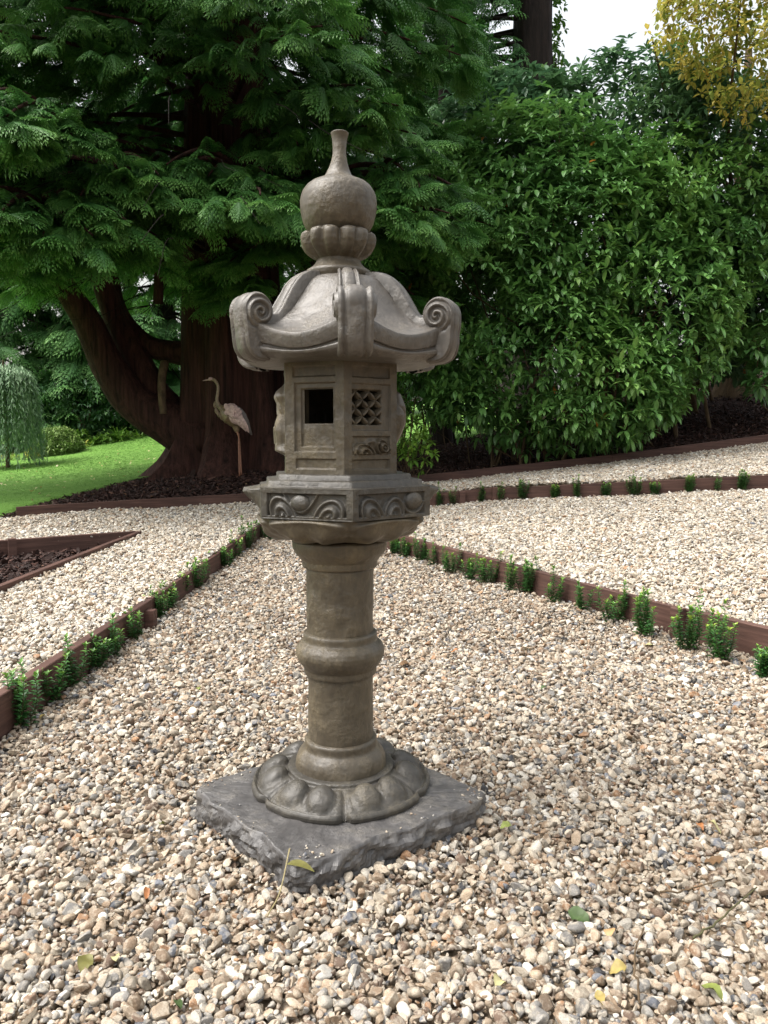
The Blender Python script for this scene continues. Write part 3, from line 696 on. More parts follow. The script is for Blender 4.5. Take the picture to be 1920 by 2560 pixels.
for k, f in ((5, panel_a), (0, panel_b), (1, panel_fan), (4, panel_fan), (2, panel_a), (3, panel_b)): relief(mb, k, PA, PR, PZ0, PH, f, 150, 70)
plat = None
def hexring(lst, n=192, name="step", mat=M_plat, parent=LAN, jit=.0008):
    th = TH(n); P = np.array(lst); r = P[None, :, 0]*hexr(th)[:, None]; cx, cy = dirs(th)
    V = np.stack([r*cx[:, None], r*cy[:, None], np.broadcast_to(P[None, :, 1], r.shape)], -1); V = V+jit*fbm(V, 30, 3)[..., None]
    return V, grid_faces(n, len(lst), True)[:, ::-1]
V, Q = hexring([(.02, .9115), (.186, .9115), (.190, .9095), (.1905, .900), (.192, .8985), (.216, .8975), (.2195, .896), (.220, .886), (.2225, .8835), (.238, .8815), (.2409, .8806)]); mb.add(V, Q)
V, Q = hexring([(.2408, .8072), (.236, .806), (.225, .8065), (.10, .8065)]); mb.add(V, Q)
plat = mb.build("platform", M_plat, LAN); plat.rotation_euler = (0, 0, math.radians(4)); plat.location = (.005, 0, 0)
def bowlfn(T, v, r, z):
    s = sector(T); k = np.clip(1-v*1.15, 0, 1); hx = hexr(T); r = r*(hx*k/1.0+(1-k)*.955)
    bulb = np.exp(-((np.abs(s)-.36)/.24)**2)*np.exp(-((v-.62)/.2)**2); edge = np.exp(-((1-np.abs(s))/.09)**2)
    lipc = np.exp(-((v-.22-.16*(np.abs(s))**2)/.06)**2)
    return r+.017*bulb-.016*edge*np.clip(v*3, 0, 1)*np.clip((1-v)*3, 0, 1)+.008*lipc, z-.006*bulb
revolve("lotus_bowl", [(.10, .807), (.228, .807), (.2305, .803), (.229, .794), (.219, .780), (.204, .766), (.182, .756), (.158, .748), (.136, .743), (.120, .741), (.08, .741)], bowlfn, 168, M_stone, .0012, None, 4).rotation_euler = (0, 0, math.radians(4))
# column
D0 = .741
colp = S([(1346, 60), (1346, 114), (1350, 118.5), (1362, 118), (1376, 113), (1388, 102.5), (1395, 97.5), (1396.5, 96), (1398, 94.5), (1400, 94), (1412, 93), (1415, 91), (1416.5, 86), (1418, 84.5)])
revolve("capital", colp, None, 96)
revolve("column", S([(1416, 60), (1416, 84), (1500, 83.2), (1590, 82.6), (1592, 60)]), None, 96, None, .0016, None, 14)
revolve("ring_moulding", S([(1574, 70), (1575, 84), (1577, 90.5), (1580, 92.5), (1594, 92.5), (1597, 93.5), (1603, 102), (1612, 109), (1622, 112), (1632, 111.5), (1643, 107), (1653, 100), (1660, 94.5), (1663, 92), (1665, 91.3), (1676, 91), (1680, 89), (1681.5, 84), (1682, 70)]), None, 96)
revolve("lower_column", S([(1676, 60), (1678, 82.6), (1760, 82.6), (1856, 82.4), (1860, 60)]), None, 96, None, .0016, None, 14)
revolve("foot_moulding", S([(1836, 70), (1837, 84), (1839, 90), (1842, 92), (1856, 92.5), (1860, 94), (1866, 101), (1876, 109), (1888, 114), (1900, 115.8), (1915, 115.5), (1925, 114), (1927, 100)]), None, 96)
# lotus foot
def footfn(T, v, r, z):
    s = sector(T); f = np.clip((r-.142)/.10, 0, 1); outer = np.clip((f-.55)/.45, 0, 1)
    sc = 1-.075*np.exp(-((1-np.abs(s))/.10)**2)*outer-.012*np.exp(-(s/.10)**2)*outer
    bulb = np.sqrt(np.clip(1-((np.abs(s)-.40)/.36)**2-((f-.42)/.40)**2, 0, 1))
    gr = np.exp(-((1-np.abs(s))/.05)**2)*np.clip(f*5, 0, 1)
    rim = np.exp(-((f-.90)/.05)**2)
    top = (z > .083)
    return r*sc, z+top*(.025*bulb-.012*gr+.006*rim-.004*np.exp(-((f-.80)/.05)**2))
revolve("lotus_foot", [(.10, .131), (.138, .131), (.1415, .129), (.143, .1225), (.146, .1205), (.152, .121), (.165, .119), (.180, .114), (.195, .107), (.210, .100), (.222, .094), (.232, .0905), (.2375, .089), (.239, .086), (.237, .078), (.230, .070), (.1, .070)], footfn, 216, M_plat, .0012, None, 4)
# rough slab
P = SLAB; per = []
for i in range(len(P)):
    a, b = P[i], P[(i+1) % len(P)]; m = max(3, int(np.linalg.norm(b-a)/.0045))
    for j in range(m): per.append(a+(b-a)*j/m)
per = np.array(per); c0 = per.mean(0); per3 = np.c_[per, per[:, 0]*0]
jag = fbm(per3, 9, 5, 2)*.011; dn = (per-c0)/np.linalg.norm(per-c0, axis=1)[:, None]; per = per+dn*jag[:, None]
rows = [(f, .0755) for f in (0.05, .3, .5, .6, .7, .78, .85, .9, .94, .97, .985)]+[(.995, .0735), (1.0, .070)]+[(1.0, z) for z in np.linspace(.063, -.05, 16)]
G = np.zeros((len(per), len(rows), 3))
for j, (f, z) in enumerate(rows): G[:, j, :2] = c0+(per-c0)*f; G[:, j, 2] = z
nz = fbm(G, 20, 4, 4); nz2 = fbm(G*np.array([1, 1, 2.2]), 34, 4, 8); side = np.arange(len(rows)) >= 11
G[..., 2] += np.where(~side, .0030*nz+.0012*nz2-.004*np.clip(vnoise(G, 26, 5)-.45, 0, 1), .002*nz)
dep = np.clip((.072-G[..., 2])/.02, 0, 1)
G[..., :2] += dn[:, None]*(np.where(side, .008*nz2*dep+.012*nz*dep+.006*dep, 0))[..., None]
MB().add(G, grid_faces(len(per), len(rows), True)[:, ::-1]).build("base_slab", M_slab, LAN, False)

# ------------------------------------------------------------------ metal crane
M_cr = plain_mat("aged_bronze", (.20, .145, .085), .42, .6, .4, 40, .3, .004)
M_crp = plain_mat("pinkish_metal", (.44, .31, .28), .45, .6, .45, 55, .6, .006)
M_crd = plain_mat("dark_metal_feathers", (.085, .07, .062), .4, .6, .4, 60, .4, .004)
M_crl = plain_mat("copper_leg", (.26, .12, .075), .45, .5, .3, 40, .3, .003)
CD = 8.9
def cr(x, y, dy=0.): return at(490+x/7.213, 920+y/7.213, CD+dy)
foot = cr(800, 1960); CR = thing("crane_statue", "metal crane statue with speckled pink wing standing by the cedar trunk", "statue", foot, None)
mb = MB(); P = smooth_path([cr(*p) for p in ((262, 205), (320, 212), (368, 262), (398, 340), (392, 450), (378, 560), (392, 640), (428, 700), (490, 745), (560, 790))], 40)
V, Q, T = tube(P, np.interp(np.linspace(0, 1, 40), [0, .08, .3, .6, .8, 1], [.016, .018, .016, .018, .032, .07]), 12); mb.add(V, Q, T)
nk = mb.build("neck", M_cr, CR, True, foot)
mb = MB(); V, Q, T = tube(smooth_path([cr(*p) for p in ((300, 208), (268, 196), (240, 205), (222, 212), (160, 222), (118, 232))], 16), np.interp(np.linspace(0, 1, 16), [0, .3, .5, .6, 1], [.017, .022, .016, .009, .002]), 10); mb.add(V, Q, T); mb.build("head", M_crp, CR, True, foot)
mb = MB(); V, Q, T = tube(smooth_path([cr(*p) for p in ((470, 745), (540, 790), (640, 850), (730, 960), (810, 1060))], 20), np.interp(np.linspace(0, 1, 20), [0, .25, .5, .8, 1], [.05, .10, .125, .085, .02]), 14); mb.add(V, Q, T)
V, Q, T = tube(smooth_path([cr(*p) for p in ((690, 940), (720, 1040), (742, 1140), (748, 1165))], 10), np.interp(np.linspace(0, 1, 10), [0, .3, 1], [.07, .05, .012]), 10); mb.add(V, Q, T)
mb.build("body", M_cr, CR, True, foot)
def blade(mb, p0, p1, w, lift=.02, y=-.0, tint=.5):
    p0 = np.asarray(p0); p1 = np.asarray(p1); n = 6; d = p1-p0; s = np.cross(d, [0, 1, 0]); s = s/np.linalg.norm(s)*w; V = []
    for i in range(n+1):
        t = i/n; ww = math.sin(min(1, t*1.6+.25)*math.pi*.5)*(1-max(0, t-.7)/.3*.85); c = p0+d*t+np.array([0, -lift*math.sin(t*math.pi), 0])
        V += [c-s*ww, c+np.array([0, -.008, 0]), c+s*ww]
    mb.add(V, grid_faces(n+1, 3), None, tint)
mb = MB(); rng = np.random.default_rng(5)
for i, (a, b) in enumerate((((600, 860), (735, 1020)), ((650, 850), (800, 1040)), ((700, 850), (850, 1090)), ((750, 860), (905, 1145)), ((800, 850), (955, 1165)))): blade(mb, cr(*a, -.13-.004*i), cr(*b, -.10-.004*i), .026)
V = []
ow = [(520, 690), (560, 650), (620, 635), (690, 645), (740, 680), (770, 740), (830, 830), (850, 890), (800, 920), (720, 890), (640, 880), (570, 840), (530, 770)]
ce = cr(660, 770, -.175); ring = [cr(x, y, -.10) for x, y in ow]; m = len(ring)
V = [ce]+[ce*.5+np.array(q)*.5+np.array([0, -.02, 0]) for q in ring]+ring; T = [(0, 1+(i+1) % m, 1+i) for i in range(m)]; Q = [(1+i, 1+(i+1) % m, 1+m+(i+1) % m, 1+m+i) for i in range(m)]
mb.add(V, Q, T)
for _ in range(60):                      # scale feathers
    x = rng.uniform(535, 800); y = 660+(x-535)*.45+rng.uniform(-20, 150)
    if y > 900: continue
    p = cr(x, y, -.172+abs(x-660)*.0003); V, Q, T = tube([p+[0, .01, 0], p+[0, -.006, 0], p+[0, -.008, 0]], [.022, .020, .009], 8); mb.add(V, Q, T)
mb.build("wing", M_crp, CR, False, foot)
mb = MB()
for a, b in (((740, 700), (930, 950)), ((780, 740), (975, 1080)), ((800, 800), (990, 1190)), ((790, 850), (1010, 1210))): blade(mb, cr(*a, -.06), cr(*b, -.03), .035)
mb.build("tail", M_crd, CR, False, foot)
mb = MB()
for a, b in (((345, 600), (335, 720)), ((365, 680), (365, 830)), ((385, 740), (410, 890)), ((430, 800), (470, 945)), ((470, 840), (540, 965)), ((510, 850), (605, 985)), ((360, 640), (325, 660))): blade(mb, cr(*a, -.04), cr(*b, -.05), .014)
mb.build("breast_feathers", M_cr, CR, False, foot)
for x0, x1, dy in ((748, 786, -.02), (752, 822, .05)):
    mb = MB(); V, Q, T = tube(smooth_path([cr(x0-5, 1150, dy), cr(x0+22, 1240, dy), cr(x0+24 if x1 < 800 else x0+38, 1420, dy), cr(x1, 1960, dy)], 20), np.interp(np.linspace(0, 1, 20), [0, .1, .18, .3, 1], [.014, .011, .015, .009, .009]), 8); mb.add(V, Q, T)
    for k in (-1, 0, 1):
        f = cr(x1, 1955, dy); V, Q, T = tube([f, f+np.array([-.07, k*.05, -.01])], [.007, .004], 6); mb.add(V, Q, T)
    mb.build("leg", M_crl, CR, True, foot)

# ------------------------------------------------------------------ vegetation
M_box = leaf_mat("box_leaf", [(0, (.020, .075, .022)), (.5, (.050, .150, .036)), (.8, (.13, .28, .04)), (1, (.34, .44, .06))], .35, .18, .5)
M_stem = plain_mat("green_stem", (.075, .07, .03), .7)
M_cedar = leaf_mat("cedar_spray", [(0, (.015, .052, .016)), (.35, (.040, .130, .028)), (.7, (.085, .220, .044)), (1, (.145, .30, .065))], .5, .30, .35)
M_conif = leaf_mat("conifer_spray", [(0, (.024, .075, .024)), (.5, (.060, .165, .042)), (1, (.14, .29, .075))], .6, .15, .3)
M_rhodo = leaf_mat("evergreen_leaf", [(0, (.044, .125, .038)), (.4, (.082, .200, .052)), (.75, (.135, .285, .066)), (.93, (.21, .36, .08)), (.97, (.28, .32, .04)), (1, (.50, .20, .04))], .42, .22, .5)
M_rhod2 = leaf_mat("tall_evergreen_leaf", [(0, (.028, .080, .040)), (.4, (.054, .130, .060)), (.75, (.095, .190, .076)), (.985, (.15, .25, .08)), (1, (.48, .20, .05))], .36, .25, .5)
M_gold = leaf_mat("autumn_leaf", [(0, (.10, .18, .03)), (.3, (.22, .27, .05)), (.6, (.48, .40, .09)), (.85, (.60, .44, .09)), (1, (.60, .32, .07))], .5, .5, .3)
M_willow = leaf_mat("weeping_leaf", [(0, (.10, .19, .10)), (.6, (.25, .38, .22)), (1, (.40, .54, .34))], .55, .25, .3)
M_olive = leaf_mat("olive_leaf", [(0, (.09, .16, .05)), (.6, (.19, .29, .08)), (1, (.32, .44, .13))], .5, .2, .3)
M_border = leaf_mat("border_leaf", [(0, (.03, .09, .015)), (.5, (.09, .20, .025)), (.85, (.20, .32, .04)), (1, (.42, .34, .05))], .5, .25, .3)
M_darkleaf = leaf_mat("dark_shrub_leaf", [(0, (.020, .060, .024)), (.6, (.045, .115, .042)), (1, (.12, .22, .07))], .4, .15, .4)
M_bark = bark_mat("red_cedar_bark", (.010, .005, .004), (.075, .033, .025), 22, 1.3, 1.0)
M_twig = bark_mat("twig_bark", (.05, .036, .022), (.16, .11, .065), 20, 6, .3)
M_grey = bark_mat("grey_bark", (.12, .11, .085), (.27, .25, .20), 6, 3, .4)
M_dkbark = bark_mat("dark_bark", (.010, .008, .007), (.03, .022, .018), 12, 2)

def leaf_proto(nl=4, fold=.25, droop=.25, w=.42, shape=None):
    """elliptic leaf along x, length 1"""
    V = []; t = np.linspace(0, 1, nl+1)
    for a in t:
        ww = w/2*math.sin(math.pi*min(1, max(0, a*.92+.06)))**.8 if 0 < a < 1 else .012
        z = -droop*a*a
        V += [(a, -ww, z+fold*ww), (a, 0, z), (a, ww, z+fold*ww)]
    return np.array(V), grid_faces(nl+1, 3), np.full(len(V), .5)
def leaf_cloud(mb, proto, X, pos, size, tint, up=None, roll=None):
    V, F, T = place(proto, X, pos, size, up, roll); m = len(pos)
    mb.add(V, F, None, np.clip(np.repeat(np.asarray(tint), len(proto[0])), 0, 1))

# ---- small box plants along the boards
box_leaf_p = leaf_proto(2, .5, .15, .55)
def box_plant(label, base, h, typ, seed, group):
    q = np.random.default_rng(seed); t = thing("box_plant", label, "plant", base, group)
    st = MB(); lf = MB(); stems = []
    if typ in ("spire",): stems = [(0, 0, h, 1.)]+[(q.uniform(.008, .020), q.uniform(0, 6.28), h*q.uniform(.45, .85), 1.) for _ in range(4)]
    elif typ == "leader": stems = [(0, 0, h, .45)]+[(q.uniform(.012, .026), q.uniform(0, 6.28), h*q.uniform(.50, .80), 1.) for _ in range(8)]
    elif typ == "bushy": stems = [(q.uniform(.0, .030), q.uniform(0, 6.28), h*q.uniform(.6, 1), 1.) for _ in range(9)]
    elif typ == "round": stems = [(q.uniform(.0, .035), q.uniform(0, 6.28), h*q.uniform(.7, 1), 1.1) for _ in range(9)]
    elif typ == "twin": stems = [(.022, .2, h, .8), (.026, 3.3, h*.88, .8)]+[(q.uniform(.01, .03), q.uniform(0, 6.28), h*q.uniform(.5, .75), 1.) for _ in range(7)]
    elif typ == "sparse": stems = [(0, 0, h, .7), (.018, q.uniform(0, 6.28), h*.8, .7), (.016, q.uniform(0, 6.28), h*.6, .8), (.016, q.uniform(0, 6.28), h*.7, .8)]
    bright = q.uniform(0, .14); wd = max(1.3, min(2.6, h/.075)); stems = [(a*wd, b, c, d*1.15) for a, b, c, d in stems]
    for r0, a, hh, dens in stems:
        lean = q.normal(0, .10, 2); p = [np.array([r0*.6*math.cos(a), r0*.6*math.sin(a), -.02])]
        for k in range(1, 6): z = hh*k/5; p.append(np.array([r0*math.cos(a)*min(1, .4+k*.25)+lean[0]*z, r0*math.sin(a)*min(1, .4+k*.25)+lean[1]*z, z]))
        p = np.array(p); V, Q, T = tube(p, np.linspace(.0022, .001, len(p)), 5); st.add(V, Q, T)
        n = int(hh/.0085*dens)+2; tt = np.linspace(.12, 1, n); P3 = np.stack([np.interp(tt, np.linspace(0, 1, len(p)), p[:, i]) for i in range(3)], 1)
        for s in (0, 1):
            ang = np.arange(n)*math.pi/2+s*math.pi+q.normal(0, .25, n); el = q.uniform(.1, .7, n)+.5*(tt > .9)
            X = np.stack([np.cos(ang)*np.cos(el), np.sin(ang)*np.cos(el), np.sin(el)], 1)
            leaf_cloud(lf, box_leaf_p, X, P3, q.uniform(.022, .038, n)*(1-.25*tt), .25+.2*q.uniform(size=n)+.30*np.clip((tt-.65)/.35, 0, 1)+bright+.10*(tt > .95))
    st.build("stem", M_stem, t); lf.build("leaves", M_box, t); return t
ORD = ["first", "second", "third", "fourth", "fifth", "sixth", "seventh", "eighth", "ninth", "tenth", "eleventh", "twelfth", "thirteenth", "fourteenth", "fifteenth", "sixteenth", "seventeenth"]
LOOK = dict(spire="tall narrow", leader="bushy tall shooted", bushy="dense bushy", round="low round", twin="two pronged", sparse="thin sparse")
def row(pts, scale, off, types, rowname, start, base_fn, group, seed0):
    for i, ((x, yb, hz), ty) in enumerate(zip(pts, types)):
        px, py = off[0]+x/scale, off[1]+yb/scale; b = base_fn(px, py); D = np.linalg.norm(b-CAM); h = 1.03*hz/scale*D/FPX
        box_plant("%s box plant, %s %s along the %s" % (LOOK[ty], ORD[i], start, rowname), b-np.array([0, 0, .004]), h, ty, seed0+i, group)
rp = [(42, 575, 62), (88, 590, 78), (155, 610, 118), (213, 628, 92), (290, 655, 118), (368, 685, 84), (446, 700, 128), (545, 738, 138), (617, 745, 156), (735, 788, 146), (858, 826, 118), (990, 868, 158), (1137, 932, 186), (1312, 988, 228), (1467, 1033, 220), (1642, 1105, 110)]
row(rp, 1.728, (960, 1050), ["round", "bushy", "leader", "sparse", "twin", "round", "twin", "spire", "bushy", "spire", "spire", "twin", "bushy", "leader", "leader", "round"], "right timber board", "from the lantern", lambda x, y: onbed(x, y, 0), "box plants along the right board", 1000)
mp_ = [(243, 358, 96), (303, 345, 72), (415, 328, 82), (500, 337, 76), (605, 333, 84), (738, 323, 54), (842, 322, 92), (957, 318, 60), (1082, 315, 95), (1172, 312, 46), (1315, 310, 80), (1440, 297, 66), (1545, 290, 84)]
def midbase(x, y):
    d = ray(x, y); best = None
    for D in np.arange(6.6, 8.2, .01):
        p = CAM+d*(D/d[1]); ym = np.interp(p[0], MID[:, 0], MID[:, 1])-.055
        if p[1] >= ym: p[2] = Hright(p[0], p[1]); return p
row(mp_, 1.728, (960, 1050), ["spire", "sparse", "spire", "sparse", "bushy", "round", "spire", "bushy", "leader", "round", "bushy", "sparse", "bushy"], "middle board at the right", "from the lantern", midbase, "box plants along the middle board", 2000)
lp_ = [(95, 1422, 285), (255, 1272, 232), (430, 1188, 255), (540, 1085, 185), (640, 1012, 215), (765, 922, 170), (850, 790, 120), (905, 805, 110), (960, 745, 112), (1030, 668, 92), (1115, 622, 118), (1220, 530, 82), (1290, 505, 84), (1350, 448, 112), (1415, 395, 134), (1480, 338, 72), (1545, 345, 62)]
lp = [(x, y, h*(1.0 if i < 6 else 1.35)) for i, (x, y, h) in enumerate(lp_)]
row(lp, 2.304, (0, 1200), ["bushy", "twin", "spire", "leader", "spire", "spire", "sparse", "bushy", "bushy", "round", "bushy", "bushy", "round", "leader", "leader", "bushy", "round"], "left timber board", "from the left edge", lambda x, y: onbed(x, y, 0), "box plants along the left board", 3000)

# ---- conifer sprays
def spray_proto(seed, n=9, fine=4, L=1.):
    q = np.random.default_rng(seed); V = []; Q = []; T = []
    def quad(p, d, l, w, up, t0, t1):
        d = d/np.linalg.norm(d); s = np.cross(up, d); s /= np.linalg.norm(s)+1e-9; i = len(V)
        V.extend([p, p+d*l*.45+s*w-up*l*.03, p+d*l-up*l*.16, p+d*l*.45-s*w-up*l*.03]); Q.append((i, i+1, i+2, i+3)); T.extend([t0, (t0+t1)/2, t1, (t0+t1)/2])
    def axp(t): return np.array([t, .05*math.sin(t*3), -.30*t*t])
    up = np.array([0, 0, 1.])
    for k in range(n):
        t = .06+.90*k/n; d0 = axp(t+.02)-axp(t)
        quad(axp(t-.05), d0, 1.6/n, .012, up, .15+.2*t, .2+.2*t)
        for sd in (-1, 1):
            tt = t+(.03 if sd > 0 else 0); p = axp(tt); l = (.42*(1-tt)**.75+.07)*q.uniform(.8, 1.15); a = math.radians(q.uniform(44, 58))*sd
            d = np.array([math.cos(a), math.sin(a), -.22-.35*tt]); d /= np.linalg.norm(d)
            m = max(2, int(fine*l/.3)+1); dr = q.uniform(.25, .55)
            def bp(s): return p+d*l*s+np.array([0, 0, -dr*l*s*s])
            for j in range(m):
                s = (j+.25)/m; g = .25+.45*s+.25*tt
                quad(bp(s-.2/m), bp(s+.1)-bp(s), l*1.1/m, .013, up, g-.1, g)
                for e in (-1, 1):
                    b = a+e*math.radians(40); dd = np.array([math.cos(b), math.sin(b), -.35-.3*s]); ll = l*.36*(1-.65*s)+.035
                    quad(bp(s), dd, ll, ll*.17+.004, up, g-.08, g+.18)
            quad(bp(.86), bp(1)-bp(.86), l*.26+.03, .014, up, .75, 1.0)
    quad(axp(.93), np.array([1, 0, -.6]), .14, .018, up, .8, 1.)
    return np.array(V), np.array(Q), np.clip(np.array(T), 0, 1)
def add_sprays(mb, protos, X, pos, size, tint, rng, rollsd=.35):
    pick = rng.integers(0, len(protos), len(pos))
    for i, pr in enumerate(protos):
        k = pick == i
        if not k.any(): continue
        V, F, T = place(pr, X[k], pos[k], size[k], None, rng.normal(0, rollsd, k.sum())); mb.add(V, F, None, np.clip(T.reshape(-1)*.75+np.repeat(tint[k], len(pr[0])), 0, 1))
def conifer_boughs(rng, base, h0, h1, nb, rfun, sp_per_m=9, size=(.34, .55), up=.25, droop=.42, az=None):
    pos = []; X = []; sz = []; tn = []; paths = []
    for b in range(nb):
        h = h0+(h1-h0)*(b+rng.uniform(0, 1))/nb; a = rng.uniform(0, 2*math.pi) if az is None else az(rng); L = rfun(h, a)*rng.uniform(.75, 1.12)
        er = np.array([math.cos(a), math.sin(a), 0]); et = np.array([-math.sin(a), math.cos(a), 0]); t = np.linspace(0, 1, 14)
        bend = rng.normal(0, .12)
        P = base+np.array([0, 0, h])+er*(L*t)[:, None]+et*(bend*L*t*t)[:, None]+np.array([0, 0, 1])*(L*(up*t-droop*t*t)+.12*L*np.clip(t-.75, 0, 1))[:, None]
        paths.append(P); n = int(L*sp_per_m)+4
        s = rng.uniform(.22, 1.0, n)**.8; w = (.16+.62*np.sin(np.clip(s, 0, 1)*math.pi*.85+.2))*L*.28; lat = rng.uniform(-1, 1, n)
        c = np.stack([np.interp(s, t, P[:, i]) for i in range(3)], 1)+et*(lat*w)[:, None]; c[:, 2] -= .25*np.abs(lat)*w+rng.uniform(0, .10, n)
        d = er*(.75+.4*s)[:, None]+et*(lat*1.0+rng.normal(0, .25, n))[:, None]+np.array([0, 0, 1])*(rng.normal(-.34, .34, n))[:, None]
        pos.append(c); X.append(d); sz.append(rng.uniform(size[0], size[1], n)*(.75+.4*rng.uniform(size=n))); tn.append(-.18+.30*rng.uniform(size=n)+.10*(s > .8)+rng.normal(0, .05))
    return np.concatenate(pos), np.concatenate(X), np.concatenate(sz), np.concatenate(tn), paths
PF = [spray_proto(10+i, 7+i % 3, 3) for i in range(7)]
PC = [spray_proto(30+i, 6, 2) for i in range(4)]

# ---- the big cedar
rng = np.random.default_rng(21)
def g0(x, y): return H1(x, y)
tb = at(585, 1178, 9.9); TB = np.array([tb[0], tb[1], H1(tb[0], tb[1])-.15])
CE = thing("cedar_tree", "huge dark red barked cedar with drooping fern like boughs on the left", "tree", TB)
def big_limb(name, pts, rads, parent=CE, off=TB, segs=14, n=30, fl=.10, mat=None):
    P = smooth_path(pts, n); V, Q, T = tube(P, np.interp(np.linspace(0, 1, n), np.linspace(0, 1, len(rads)), rads), segs)
    th = np.arctan2(V[:, 1]-P[0, 1], V[:, 0]-P[0, 0]); V = V+(fl*np.mean(rads)*fbm(V*np.array([1, 1, .25]), 5, 3))[:, None]*np.stack([np.cos(th), np.sin(th), 0*th], 1)
    return MB().add(V, Q, T).build(name, mat or M_bark, parent, True, off)
# trunk: fluted and flaring at the foot
def trunk(parent, base, prof, name="trunk", n=40, lobes_=7, fl=.10, mat=None, lean=(0, 0), off=None):
    hs = np.concatenate([np.linspace(0, 1.6, 22), np.linspace(1.75, prof[-1][0], 30)]); th = np.linspace(0, 2*math.pi, n, endpoint=False); V = []
    for h in hs:
        r = np.interp(h, [p[0] for p in prof], [p[1] for p in prof]); f = fl*(1+1.6*math.exp(-h/.5))
        rr = r*(1+f*np.sin(th*lobes_+.6*math.sin(h*.8))+.5*f*np.sin(th*(lobes_*2-1)+h*.3)+.06*vnoise(np.stack([np.cos(th)*1.5, np.sin(th)*1.5, th*0+h*.7], 1), 2))
        V.append(np.stack([base[0]+rr*np.cos(th)+lean[0]*h, base[1]+rr*np.sin(th)+lean[1]*h, th*0+base[2]+h], 1))
    V = np.array(V); Q = grid_faces(len(hs), n); i = np.arange(len(hs)-1)[:, None]; a = i*n+n-1; b = i*n
    Q = np.concatenate([Q, np.stack([a, b, b+n, a+n], -1).reshape(-1, 4)])
    return MB().add(V, Q).build(name, mat or M_bark, parent, True, base if off is None else off)
trunk(CE, TB, [(0, 1.0), (.25, .82), (.6, .68), (1.2, .62), (2.5, .56), (5, .48), (9, .25), (11, .1)])
a_ = lambda x, y, D=9.7: at(x, y, D)
big_limb("limb", [a_(520, 1105), a_(420, 1055, 9.6), a_(330, 1000, 9.5), a_(262, 900, 9.4), a_(215, 800, 9.3), a_(150, 700, 9.1), a_(90, 560, 8.9), a_(20, 380, 8.7)], [.36, .28, .23, .19, .16, .14, .12, .09])
big_limb("limb", [a_(455, 1060, 9.8), a_(392, 990, 9.7), a_(335, 890, 9.7), a_(290, 800, 9.7), a_(255, 700, 9.6), a_(225, 560, 9.5), a_(170, 350, 9.4)], [.24, .20, .17, .15, .13, .11, .08])
big_limb("limb", [a_(500, 885, 9.8), a_(430, 880, 9.8), a_(365, 862, 9.8), a_(312, 810, 9.8), a_(285, 740, 9.8), a_(270, 640, 9.8)], [.18, .14, .13, .12, .10, .08])
big_limb("limb", [a_(412, 905, 9.6), a_(405, 945, 9.5), a_(405, 990, 9.4), a_(408, 1036, 9.35)], [.05, .05, .048, .045], CE, TB, 10, 20, .1, M_twig)
big_limb("limb", [a_(640, 700, 9.6), a_(600, 640, 9.5), a_(595, 540, 9.5), a_(600, 430, 9.6)], [.10, .06, .05, .04])
big_limb("limb", [a_(395, 760, 9.5), a_(398, 640, 9.4), a_(392, 500, 9.4)], [.06, .05, .04])
P1 = []
crownc = TB+np.array([0, 0, 0])
def rf(h, a): return np.interp(h, [1.8, 2.6, 4.5, 6.2, 7.5, 9.5], [2.3, 3.2, 3.5, 3.2, 1.6, .6])*(1+.12*math.cos(a-math.pi*1.15))
pos, X, sz, tn, paths = conifer_boughs(rng, crownc, 2.95, 9.5, 185, rf, 17, (.22, .46))
keep = np.ones(len(pos), bool)
p2, X2, s2, t2, pa2 = conifer_boughs(rng, TB+np.array([-2.3, -1.4, 0]), 2.40, 3.6, 12, lambda h, a: 1.7, 22, (.24, .44), .3, .55)      # low boughs at the left
p3, X3, s3, t3, pa3 = conifer_boughs(rng, TB+np.array([.9, -.2, 0]), 2.3, 4.0, 20, lambda h, a: 1.9, 20, (.22, .42), .2, .5, lambda r: r.uniform(-1.9, .6))
p4, X4, s4, t4, pa4 = conifer_boughs(rng, TB+np.array([-3.6, -.6, 0]), 2.5, 6.8, 32, lambda h, a: 2.0, 20, (.24, .48), .3, .5)
extra = [(pos, X, sz, tn), (p2, X2, s2, t2), (p3, X3, s3, t3), (p4, X4, s4, t4)]; paths += pa2+pa3+pa4
for px, py, D, nb_, L_ in ((60, 520, 7.0, 9, 1.0), (190, 575, 7.3, 6, .8), (330, 470, 8.0, 6, .8), (490, 500, 8.3, 7, .8), (640, 660, 8.7, 6, .7), (560, 420, 7.9, 6, .9), (230, 420, 7.4, 7, 1.0), (960, 430, 8.2, 7, .9), (1000, 560, 8.6, 6, .8), (90, 300, 7.0, 8, 1.1)):
    c_ = at(px, py, D); a5 = conifer_boughs(rng, c_+np.array([0, .35, -.15]), 0, .35, nb_, lambda h, a: L_, 24, (.22, .42), .25, .6, lambda r: r.uniform(-3.1, .0)); extra.append(a5[:4]); paths += a5[4]
    tw = np.array([TB[0], TB[1], c_[2]+.25]); paths.append(smooth_path([tw, (tw+c_)/2+np.array([0, 0, .15]), c_+np.array([0, .35, .05])], 10))
pos, X, sz, tn = [np.concatenate([e[i] for e in extra]) for i in range(4)]; tn = tn+.10
k = (np.hypot(pos[:, 0]-CAM[0], pos[:, 1]-CAM[1]) > 4.6)
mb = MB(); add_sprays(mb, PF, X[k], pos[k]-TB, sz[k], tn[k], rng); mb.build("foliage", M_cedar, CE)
mb = MB()
for P in paths: V, Q, T = tube(P-TB, np.linspace(.038, .008, len(P)), 5, False); mb.add(V, Q)
mb.build("boughs", M_bark, CE)
mb = MB()                                # dead hanging twigs below the crown
